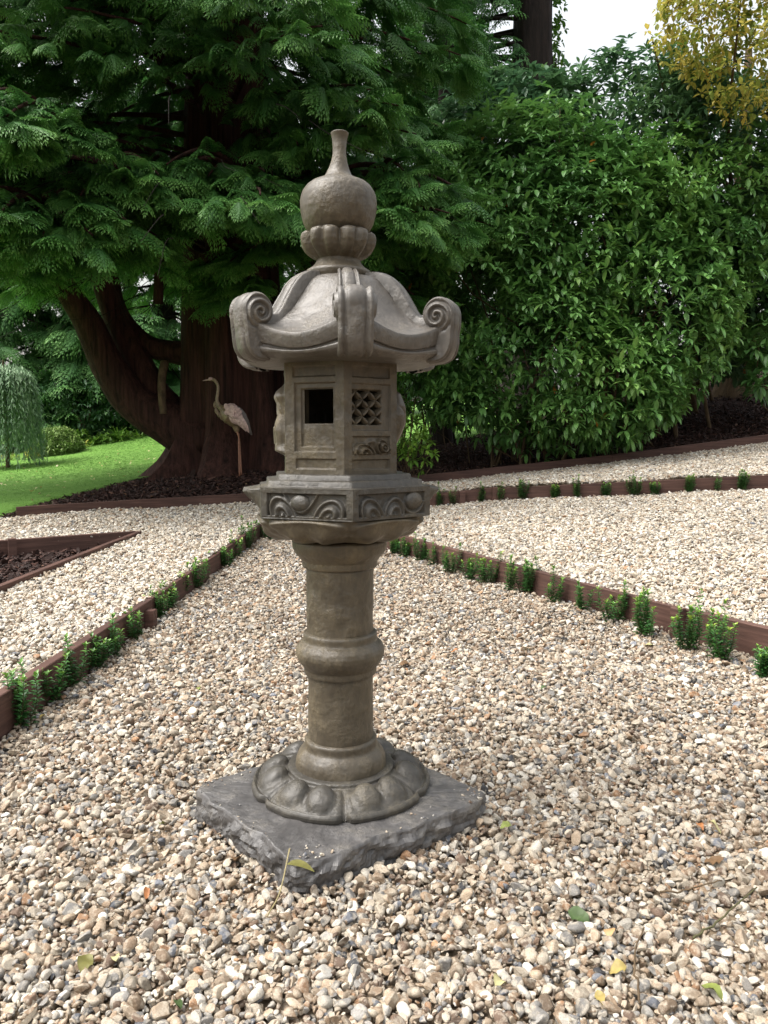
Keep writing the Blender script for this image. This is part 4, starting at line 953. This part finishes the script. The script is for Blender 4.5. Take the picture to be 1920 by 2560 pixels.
for _ in range(260):
    a = rng.uniform(0, 6.28); r0 = rng.uniform(.7, 3.2); p = np.array([r0*math.cos(a)-.4, r0*math.sin(a), rng.uniform(2.0, 3.6)]); d = np.array([math.cos(a)*.8, math.sin(a)*.8, -.35])
    L = rng.uniform(.4, 1.1); V, Q, T = tube(smooth_path([p, p+d*L*.5+rng.normal(0, .03, 3), p+d*L+rng.normal(0, .06, 3)+[0, 0, -.12*L]], 7), np.linspace(.006, .002, 7), 4, False); mb.add(V, Q)
mb.build("dead_twigs", M_dkbark, CE)["kind"] = "stuff"

# ---- broadleaf shrubs and trees
RL = leaf_proto(3, .35, .22, .40); RL2 = leaf_proto(3, .3, .15, .5)
def whorls(rng, centers, outward, n_leaf, size, mb, proto, tint, spread=(.15, .9), sd=.5):
    m = len(centers); k = n_leaf; ax = outward+np.array([0, 0, .55])+rng.normal(0, .35, (m, 3)); ax /= np.linalg.norm(ax, axis=1)[:, None]
    u = np.cross(ax, rng.normal(size=(m, 3))); u /= np.linalg.norm(u, axis=1)[:, None]; w = np.cross(ax, u)
    for i in range(k):
        a = 2*math.pi*i/k+rng.normal(0, .25, m); e = rng.uniform(spread[0], spread[1], m)
        X = (u*np.cos(a)[:, None]+w*np.sin(a)[:, None])*np.cos(e)[:, None]+ax*np.sin(e)[:, None]; X[:, 2] -= .12
        leaf_cloud(mb, proto, X, centers+X*.01, size*rng.uniform(.55, 1.4, m), tint+rng.normal(0, .06, m)-.05*i/k)
def blob_points(rng, blobs, n, shell=.35):
    """points through the outer part of a union of ellipsoids; returns points and outward directions"""
    vol = np.array([b[3]*b[4]*b[5] for b in blobs])**(2/3); pick = rng.choice(len(blobs), n, p=vol/vol.sum()); B = np.array(blobs)[pick]
    d = rng.normal(size=(n, 3)); d /= np.linalg.norm(d, axis=1)[:, None]; r = 1-shell*rng.uniform(0, 1, n)**1.6+rng.uniform(0, .16, n)*(rng.uniform(size=n) > .82)
    P = B[:, :3]+d*r[:, None]*B[:, 3:6]; ins = np.zeros(n, bool)
    for b in blobs: ins |= (((P-np.array(b[:3]))/np.array(b[3:6]))**2).sum(1) < .30
    k = ~ins; return P[k], d[k]
def stems_for(rng, mb, base, targets, r0, spread=.3, n=9):
    for t in targets:
        b = base+np.array([rng.normal(0, spread), rng.normal(0, spread*.6), 0]); b[1] = max(b[1], float(FARB(b[0]))+.28) if b[1] < 12 else b[1]; b[2] = H1(b[0], b[1])-.05
        m1 = b+(t-b)*np.array([.15, .15, .42])+rng.normal(0, .10, 3)*np.array([1, 1, .2]); m2 = b+(t-b)*.7+rng.normal(0, .15, 3)
        V, Q, T = tube(smooth_path([b, m1, m2, t], n), np.linspace(r0*rng.uniform(.6, 1.2), r0*.25, n), 6, False); mb.add(V, Q)
def shrub(name, label, cat, blobs, nwh, leaf, mat, size, tint, seed, base, nst=14, stemr=.022, proto=RL, n_leaf=7, group=None, stem_mat=None, spread=.35, shell=.35, gapf=None):
    rng = np.random.default_rng(seed); base = np.array([base[0], base[1], H1(base[0], base[1])]); t = thing(name, label, cat, base, group)
    P, d = blob_points(rng, blobs, nwh, shell); k = P[:, 2] > H(P[:, 0], P[:, 1])+.04
    k &= fbm(P, 1.5, 3, seed) > -.48
    P, d = P[k], d[k]; mb = MB()
    clump = fbm(P, 1.3, 2, seed+3)
    ti = tint+.24*clump+.06*rng.normal(size=len(P))+np.where(rng.uniform(size=len(P)) > .93, .18, 0)
    whorls(rng, P-base, d, n_leaf, size, mb, proto, np.minimum(ti, .80) if mat in (M_rhodo, M_rhod2) else ti)
    s = rng.uniform(size=len(P)); odd = P[s > .9965]
    if len(odd): leaf_cloud(mb, proto, rng.normal(size=(len(odd), 3))+[0, -1, -.5], odd-base+[0, -.05, 0], np.full(len(odd), size*1.0), np.full(len(odd), 1.))
    mb.build("leaves", mat, t)
    mb = MB(); ok = np.where(d[:, 1] > -.25)[0]; idx = rng.choice(ok if len(ok) >= nst else len(P), min(nst, len(P)), replace=False); stems_for(rng, mb, base, P[idx], stemr, spread)
    mb.build("stems", stem_mat or M_twig, t, True, base); return t
def W(x, y, D): return at(x, y, D)
def blob(x, y, D, rx, ry, rz): p = at(x, y, D); return (*p, rx, ry, rz)
# front rhododendron mass
b1 = [blob(1330, 900, 9.6, 1.35, .9, 1.1), blob(1500, 960, 9.5, 1.0, .8, .8), blob(1250, 700, 9.9, 1.15, .9, 1.25), blob(1420, 640, 9.9, 1.2, .9, 1.3), blob(1180, 560, 10.2, .9, .8, 1.2), blob(1620, 800, 9.9, 1.1, .9, 1.2),
      blob(1330, 480, 10.3, 1.2, .9, 1.1), blob(1560, 560, 10.2, 1.1, .9, 1.1), blob(1130, 850, 9.9, .7, .7, .8), blob(1180, 1000, 9.4, .60, .5, .30), blob(1400, 1040, 9.2, .6, .5, .26), blob(1600, 990, 9.5, .6, .5, .34), blob(1770, 640, 10.2, .75, .6, .8), blob(1830, 480, 10.5, .8, .7, .8), blob(1850, 740, 10.4, .6, .6, .55), blob(1700, 450, 10.5, .7, .6, .7), blob(1640, 700, 10.7, .8, .5, .8)]
shrub("evergreen_shrub", "broad glossy rhododendron with bare brown stems right of the lantern", "shrub", b1, 11500, 7, M_rhodo, .112, .58, 51, W(1340, 1075, 9.9), 40, .017, RL, 7, None, None, .6)
b2 = [blob(1310, 370, 11.6, 1.4, 1.1, 1.0), blob(1560, 350, 11.5, 1.5, 1.2, 1.15), blob(1760, 460, 11.3, 1.5, 1.2, 1.6), blob(1250, 420, 11.6, 1.1, 1.0, 1.2), blob(1850, 650, 11.2, 1.2, 1.1, 1.6), blob(1700, 700, 11.3, 1.3, 1.1, 1.4), blob(1440, 560, 12, 1.6, 1, 1.6)]
shrub("evergreen_shrub", "taller bluish dark green evergreen shrub rising behind the rhododendron", "shrub", b2, 9500, 7, M_rhod2, .125, .60, 52, W(1560, 1060, 11.8), 30, .035, RL, 7, None, None, .9)
b3 = [blob(1010, 1085, 8.6, .26, .3, .22), blob(1050, 1130, 8.5, .20, .25, .2)]
shrub("low_shrub", "small light green leafed shrub growing out of the mulch beside the lantern", "shrub", b3, 150, 6, M_border, .085, .40, 53, W(1035, 1165, 8.6), 12, .008, RL, 6, None, None, .08, .8)
b4 = [blob(1930, 860, 10.2, .42, .4, .34), blob(1925, 960, 10.0, .25, .3, .2)]
shrub("evergreen_shrub", "bright leaved shrub peeking in at the right frame edge beside the pale trunk", "shrub", b4, 120, 7, M_rhodo, .15, .5, 54, W(1960, 1010, 10.2), 6, .015)
b5 = [blob(1060, 860, 12.5, 1.1, .9, .9), blob(1100, 980, 12.3, .9, .8, .6), blob(1000, 950, 14, .9, .8, .7)]
shrub("leafy_shrub", "yellowish green loose shrub behind the lantern light chamber", "shrub", b5, 650, 6, M_border, .11, .25, 55, W(1060, 1060, 12.8), 12, .015, RL, 6)
# golden tree at the top right, pale trunk below
def tree(name, label, base, h, r, blobs, n, mat, size, tint, seed, bark, proto=RL2, n_leaf=5, limbs=9, group=None, tr=.18, shell=.6, cut=-.3):
    rng = np.random.default_rng(seed); base = np.array([base[0], base[1], H1(base[0], base[1])-.1]); t = thing(name, label, "tree", base, group)
    trunk(t, base, [(0, tr*1.7), (.4, tr*1.15), (h*.5, tr*.8), (h, tr*.25)], "trunk", 18, 5, .05, bark)
    P, d = blob_points(rng, blobs, n, shell); k = fbm(P, .8, 2, seed) > cut; P, d = P[k], d[k]
    mb = MB(); whorls(rng, P-base, d, n_leaf, size, mb, proto, tint+.22*fbm(P, .9, 2, seed+3)+.14*rng.normal(size=len(P)), (-.3, .7)); mb.build("crown", mat, t)
    for b in blobs:
        for _ in range(max(1, limbs//len(blobs))):
            tgt = np.array(b[:3])+rng.normal(0, .4, 3)*np.array(b[3:6]); hh = min(max(tgt[2]-base[2]-rng.uniform(.8, 2.), .8), h*.9); s = base+[0, 0, hh]
            V, Q, T = tube(smooth_path([s, (s+tgt)/2+rng.normal(0, .2, 3), tgt], 8), np.linspace(tr*.22, tr*.05, 8), 6, False); MB().add(V, Q).build("limb", bark, t, True, base)
    return t
bt = W(1835, 985, 12.6)
gb = [blob(1780, 40, 9.8, .70, .7, .65), blob(1890, 130, 9.6, .7, .7, .8), blob(1760, -70, 10.0, .6, .6, .5), blob(1900, -60, 9.7, 1.0, .8, .8)]
tree("autumn_tree", "pale trunked tree with golden yellow autumn leaves at the top right", bt, 5.4, 2, gb, 2200, M_gold, .078, .46, 61, M_twig, RL2, 5, 6, None, .19, .8, -2)
# dark conifer with a thick trunk behind, top centre
tr2 = W(1318, 1000, 17); tr2[2] = H1(tr2[0], tr2[1])
C2 = thing("conifer_tree", "tall dark conifer with a thick brown trunk seen behind the rhododendron top", "tree", tr2)
trunk(C2, tr2, [(0, .8), (.8, .52), (8, .40), (14, .2)], "trunk", 20, 5, .05, M_dkbark)
p, X_, s_, t_, pa = conifer_boughs(rng, tr2, 6.2, 14, 60, lambda h, a: 3.0, 8, (.5, .8), .1, .3, lambda r: r.uniform(2.5, 3.9))
mb = MB(); add_sprays(mb, PC, X_, p-tr2, s_, t_-.12, rng); mb.build("foliage", M_cedar, C2)
mb = MB()
for P in pa: V, Q, T = tube(P-tr2, np.linspace(.05, .01, len(P)), 5, False); mb.add(V, Q)
mb.build("boughs", M_dkbark, C2)
# yellow-green deciduous tree beside that trunk
tree("leafy_tree", "yellow green deciduous tree against the sky left of the sky gap", W(1345, 1000, 19), 9, 2, [blob(1345, 150, 18.5, .6, .8, 1.5), blob(1300, 330, 18.5, 1.3, 1, 1.2), blob(1365, 20, 18.6, .45, .6, .9)], 900, M_border, .13, .42, 62, M_dkbark, RL2, 5, 9, None, .16, .9)
# gap between the cedar and the rhododendron: thin twiggy conifer
tg = W(1105, 1010, 13.5); tg[2] = H1(tg[0], tg[1])
C3 = thing("conifer_tree", "thin twiggy conifer in the gap between the cedar and the rhododendron", "tree", tg)
trunk(C3, tg, [(0, .25), (.6, .16), (6, .10), (10, .03)], "trunk", 14, 4, .05, M_dkbark)
p, X_, s_, t_, pa = conifer_boughs(rng, tg, 1.6, 9.5, 70, lambda h, a: 1.9-.12*h, 7, (.30, .5), .15, .4)
mb = MB(); add_sprays(mb, PC, X_, p-tg, s_, t_-.05, rng); mb.build("foliage", M_cedar, C3)
mb = MB()
for P in pa: V, Q, T = tube(P-tg, np.linspace(.025, .005, len(P)), 4, False); mb.add(V, Q)
mb.build("boughs", M_dkbark, C3)
# conifers behind the lawn at the left
def far_conifer(label, px, D, h0, h1, nb, rad, seed, tint=.10, size=(.5, .8), spm=10, px_y=1080):
    rng = np.random.default_rng(seed); b = W(px, px_y, D); b[2] = H1(b[0], b[1]); t = thing("conifer_tree", label, "tree", b, "conifers beyond the lawn")
    trunk(t, b, [(0, .5), (1, .33), (6, .22), (h1+.5, .05)], "trunk", 14, 5, .05, M_dkbark)
    p, X_, s_, t_, pa = conifer_boughs(rng, b, h0, h1, nb, lambda h, a: rad*(1-.6*(h-h0)/(h1-h0)), spm, size, .10, .38)
    k = (p[:, 1]-b[1] < .9)
    mb = MB(); add_sprays(mb, PC, X_[k], p[k]-b, s_[k], t_[k]+tint, rng); mb.build("foliage", M_conif, t)
    mb = MB()
    for P in pa: V, Q, T = tube(P-b, np.linspace(.04, .008, len(P)), 4, False); mb.add(V, Q)
    mb.build("boughs", M_dkbark, t)
far_conifer("layered green conifer beyond the lawn, framed by the cedar's lowest left limb", 200, 19.5, .9, 9, 120, 3.6, 71)
far_conifer("layered green conifer at the left frame edge above the weeping tree", -60, 18.5, 1.2, 9, 90, 3.2, 72, .08)
far_conifer("dimmer conifer seen between the cedar's limbs and its main trunk", 420, 20.5, 1.0, 9, 100, 3.2, 73, .03)
# far screen of woodland trees that closes the view
rngw = np.random.default_rng(90)
WL = ["bushy dark woodland tree far behind the cedar at the left", "tall dark woodland tree far behind the cedar trunk", "dark woodland tree far behind the lantern roof", "pale green woodland tree far behind the gap beside the cedar", "dark woodland tree far behind the rhododendron", "tall woodland tree far behind the golden tree", "dark woodland tree far off at the right frame edge"]
for i, (px, D, hh) in enumerate(((-150, 30, 12), (330, 30, 13), (700, 28, 12), (1010, 30, 8.5), (1260, 27, 7.5), (1740, 26, 9), (2050, 24, 9))):
    b = W(px, 1000, D); z = H1(b[0], b[1]); bl = [(b[0]+rngw.normal(0, 1.3), b[1]+rngw.normal(0, .6), z+hh*f, 2.6, 1.6, hh*.20) for f in (.16, .30, .48, .66, .82)]+[(b[0]+s*1.9, b[1], z+hh*.35, 1.9, 1.3, hh*.22) for s in (-1, 1)]
    tree("woodland_tree", WL[i], b, hh*.8, 2, bl, 1000, M_darkleaf if i != 3 else M_border, .30, .45 if i != 3 else .3, 200+i, M_dkbark, RL2, 5, 14, "woodland trees behind the garden", .25, .7, -.5)
# weeping blue-green tree at the left edge
wb = W(20, 1160, 13.2); wb[2] = H1(wb[0], wb[1]); WT = thing("weeping_tree", "pale blue green weeping tree hanging at the left frame edge", "tree", wb)
trunk(WT, wb, [(0, .035), (.3, .03), (1.2, .025), (1.85, .01)], "trunk", 12, 4, .05, M_twig)
mb = MB(); q = np.random.default_rng(81); WLp = leaf_proto(2, .2, .1, .20)
for _ in range(380):
    ts = q.normal(0, .22)
    a = q.uniform(0, 6.28); r0 = .55*q.uniform(.2, 1)**.5; top = np.array([r0*.7*math.cos(a), r0*.7*math.sin(a), 1.62+.22*(1-r0/.55)+q.normal(0, .05)]); L = q.uniform(.7, 1.6)
    n = int(L/.03); s = np.linspace(0, 1, n); P = top+np.stack([math.cos(a)*.22*s**.6, math.sin(a)*.22*s**.6, .05*np.sin(s*3)-L*s*s*.5-L*s*.5], 1)+q.normal(0, .012, (n, 3)); P[:, 2] = np.maximum(P[:, 2], .04)
    X_ = np.stack([math.cos(a)*.5+q.normal(0, .5, n), math.sin(a)*.5+q.normal(0, .5, n), -1+q.normal(0, .2, n)], 1)
    leaf_cloud(mb, WLp, X_, P, q.uniform(.07, .13, n), .32+.25*q.uniform(size=n)+.2*(1-s)+ts)
mb.build("leaves", M_willow, WT)
# border planting beyond the lawn
shrub("rounded_shrub", "low rounded olive green shrub on the lawn edge by the weeping tree", "shrub", [blob(145, 1110, 15.2, .44, .4, .34), blob(185, 1125, 15.4, .25, .3, .2), blob(110, 1128, 15.4, .25, .3, .2)], 1500, 6, M_olive, .05, .6, 82, W(145, 1140, 15.4), 6, .01, RL2, 6, None, None, .1, .5)
shrub("dark_shrub", "dark green shrub mass below the conifer at the lawn border", "shrub", [blob(190, 1030, 17.0, .95, .7, .85), blob(90, 1020, 17.2, .9, .7, .9)], 800, 7, M_darkleaf, .11, .55, 83, W(170, 1120, 17), 8, .02)
shrub("dark_shrub", "dark glossy shrub under the cedar's big low limb", "shrub", [blob(300, 1010, 17.6, .8, .7, .8), blob(380, 1040, 17.8, .6, .6, .5), blob(260, 1080, 17.4, .5, .5, .4)], 700, 7, M_rhodo, .13, .35, 84, W(310, 1100, 17.6), 8, .02)
shrub("border_plant", "pale yellow green leafy border plants along the lawn edge", "plant", [blob(225, 1118, 16.2, .30, .3, .15), blob(265, 1108, 16.4, .35, .3, .17), blob(320, 1098, 16.8, .35, .3, .16), blob(205, 1090, 16.3, .12, .2, .16)], 420, 6, M_border, .085, .62, 85, W(255, 1120, 16.4), 4, .006, RL, 6, None, None, .3, .8)
shrub("border_plant", "orange tinged low plants at the foot of the weeping tree", "plant", [blob(20, 1152, 14.6, .25, .2, .10), blob(80, 1140, 14.8, .12, .2, .14)], 120, 6, M_gold, .06, .45, 86, W(45, 1160, 14.6), 3, .005, RL2, 6, None, None, .15, .8)
def strap_plant(label, px, py, D, n, L, seed, mat):
    q = np.random.default_rng(seed); b = W(px, py, D); b[2] = H1(b[0], b[1]); t = thing("strap_leaf_plant", label, "plant", b); mb = MB()
    for _ in range(n):
        a = q.uniform(0, 6.28); e = q.uniform(.5, 1.3); l = L*q.uniform(.6, 1.1); s = np.linspace(0, 1, 6); er = np.array([math.cos(a), math.sin(a), 0]); et = np.array([-math.sin(a), math.cos(a), 0]); V = []
        for k in s: c = er*l*math.cos(e)*k*1.2+np.array([0, 0, l*(math.sin(e)*k-.55*k*k)]); V += [c-et*.018*(1-k*.9), c+et*.018*(1-k*.9)]
        mb.add(V, grid_faces(6, 2), None, .3+.4*q.uniform())
    mb.build("leaves", mat, t); return t
strap_plant("arching strap leaved plant at the lawn border below the cedar limb", 295, 1105, 16.6, 90, .75, 87, M_border)
strap_plant("thin upright grassy plant beside the pale border plants", 232, 1105, 16.4, 40, .7, 88, M_border)

# ---- fallen leaves and twigs
M_fl = {}
def fl_mat(n, c): M_fl[n] = plain_mat("fallen_"+n, c, .55, .4, .3, 60, .4, .003); return M_fl[n]
fl_mat("lime", (.17, .20, .045)); fl_mat("green", (.045, .075, .022)); fl_mat("brown", (.13, .075, .035)); fl_mat("tan", (.36, .22, .10)); fl_mat("yellow", (.26, .20, .06)); fl_mat("orange", (.30, .12, .04)); fl_mat("olive", (.14, .13, .035)); fl_mat("pale", (.36, .33, .16))
FL = [(404, 2056, "lime", .05, "small lime green fallen leaf on the gravel left of the slab"), (1447, 2288, "green", .085, "dark green curled fallen leaf lying on the gravel at the lower right"), (1781, 2472, "lime", .075, "bright green pointed leaf on the gravel near the bottom right corner"),
      (1787, 2062, "pale", .06, "pale yellow green leaf beside an orange leaf on the right gravel"), (1750, 2062, "orange", .045, "orange brown leaf beside the pale leaf on the right gravel"), (1785, 2148, "brown", .075, "dark brown curled leaf on the gravel at the right"),
      (1523, 2329, "tan", .055, "folded tan leaf below the dark green curled leaf"), (1545, 2419, "yellow", .055, "narrow yellow leaf standing between stones at the lower right"), (1500, 2492, "yellow", .045, "small yellow leaf scrap near the bottom edge right of centre"), (1250, 2452, "pale", .065, "pale yellow leaf at the bottom centre of the gravel"),
      (367, 2230, "orange", .045, "thin red orange leaf on the gravel at the lower left"), (213, 2403, "olive", .07, "olive green crumpled leaf near the lower left corner"), (445, 2505, "green", .055, "dark green leaf at the bottom edge left of centre"), (287, 2392, "pale", .05, "whitish green leaf at the lower left gravel"), (590, 2143, "brown", .085, "large dry brown curled leaf against the slab's left side"),
      (1136, 1625, "orange", .055, "small orange leaf on the gravel right of the column"), (1319, 1623, "green", .05, "green leaf on the gravel in front of the right board"), (1634, 1697, "yellow", .055, "mustard yellow leaf near the right board's stake"), (1015, 1660, "brown", .11, "big dry brown leaf on the gravel right of the ring moulding"),
      (1359, 1717, "green", .05, "green leaf scrap on the gravel in the middle right"), (497, 1719, "lime", .06, "upright yellow leaf on the gravel left of the column"), (551, 1699, "lime", .06, "flat yellow green leaf beside the upright yellow leaf"), (106, 1788, "yellow", .05, "yellow leaf under the box plants at the left board"), (1265, 2062, "lime", .055, "green leaf on the gravel just right of the slab corner"),
      (1625, 1612, "pale", .085, "large dry pale leaf at the foot of the right board")]
FP = leaf_proto(6, .5, .35, .55)
for i, (x, y, c, L, lab) in enumerate(FL):
    q = np.random.default_rng(500+i); p = onbed(x, y, .016); V = FP[0].copy()*np.array([1, 1, 1.0]); V[:, 0] -= .5
    V[:, 2] += .10*np.sin(V[:, 0]*5+q.uniform(0, 6))+.06*q.normal(size=len(V)); V[:, 1] *= q.uniform(.8, 1.3)
    a = q.uniform(0, 6.28); tl = q.uniform(-.5, .5); c_, s_2 = math.cos(a), math.sin(a); V[:, 2] += V[:, 1]*tl+.15
    V = np.stack([V[:, 0]*c_-V[:, 1]*s_2, V[:, 0]*s_2+V[:, 1]*c_, V[:, 2]-.12], 1)*L*.58
    o = MB().add(V, FP[1]).build("fallen_leaf", M_fl[c]); o.location = p; tag(o, lab, "leaf", "fallen leaves on the gravel")
o = MB().add(FP[0]*np.array([.06, .05, .05])+np.array([-.03, 0, .01]), FP[1]).build("fallen_leaf", M_fl["olive"]); o.location = onz(752, 2172, .075); tag(o, "olive leaf with a long stalk lying on the slab's front corner", "leaf", "fallen leaves on the gravel")
TWG = [([(880, 1120), (868, 1000), (845, 880), (870, 740), (915, 660)], "long reddish twig on the gravel at the lower right"), ([(710, 365), (745, 290), (755, 220), (790, 155)], "short dark twig curving over the right gravel"), ([(1010, 430), (1100, 440), (1230, 405), (1380, 365)], "thin brown twig lying flat towards the right edge"), ([(1205, 722), (1290, 660), (1420, 560), (1590, 410)], "straight leaf stalk with a yellowish end on the right gravel")]
for pts, lab in TWG:
    P = np.array([onbed(1240+x/2.44, 2050+y/2.44, .030) for x, y in pts]); b = P.mean(0); V, Q, T = tube(smooth_path(P, 16)-b+.002*R.normal(size=(16, 3)), np.linspace(.0026, .0014, 16), 6)
    o = MB().add(V, Q, T).build("twig", M_stem if "stalk" in lab else M_twig); o.location = b; tag(o, lab, "twig", "twigs on the gravel")
P = np.array([onbed(x, y, .035) for x, y in ((668, 2290), (700, 2230), (725, 2180))]); P[2, 2] = .09; b = P.mean(0)
V, Q, T = tube(smooth_path(P, 12)-b, .0018, 5); o = MB().add(V, Q, T).build("twig", fl_mat("straw", (.24, .20, .10))); o.location = b; tag(o, "straw coloured stalk leaning on the slab's front corner", "twig", "twigs on the gravel")
# litter on the lawn, too small and many to tell apart
q = np.random.default_rng(600); mb = MB(); n = 420; y = q.uniform(5.0, 15, n); x = lawn_edge(y)-q.uniform(0.05, 6, n)**1.1
leaf_cloud(mb, leaf_proto(2, .3, .1, .7), np.stack([q.normal(size=n), q.normal(size=n), q.normal(0, .3, n)], 1), np.stack([x, y, H(x, y)+.05], 1), q.uniform(.03, .06, n), .45+.55*q.uniform(size=n))
o = mb.build("fallen_leaves", leaf_mat("lawn_litter", [(0, (.25, .14, .05)), (.6, (.50, .42, .18)), (1, (.62, .56, .36))], .6, .2)); tag(o, "tiny pale fallen leaves scattered over the green lawn", "leaves", kind="stuff")
q = np.random.default_rng(601); mb = MB(); n = 160; x = q.uniform(-3, 6, n); y = FARB(x)+q.uniform(.1, 2.2, n)**1.2; k = x > lawn_edge(y)+.1; x = x[k]; y = y[k]; n = len(x)
leaf_cloud(mb, leaf_proto(2, .4, .2, .6), np.stack([q.normal(size=n), q.normal(size=n), q.normal(0, .3, n)], 1), np.stack([x, y, H(x, y)+.025], 1), q.uniform(.03, .07, n), q.uniform(size=n))
o = mb.build("fallen_leaves", leaf_mat("mulch_litter", [(0, (.07, .035, .02)), (.6, (.22, .12, .06)), (1, (.42, .30, .18))], .6, .2)); tag(o, "dry tan leaves scattered over the dark bark mulch", "leaves", kind="stuff")
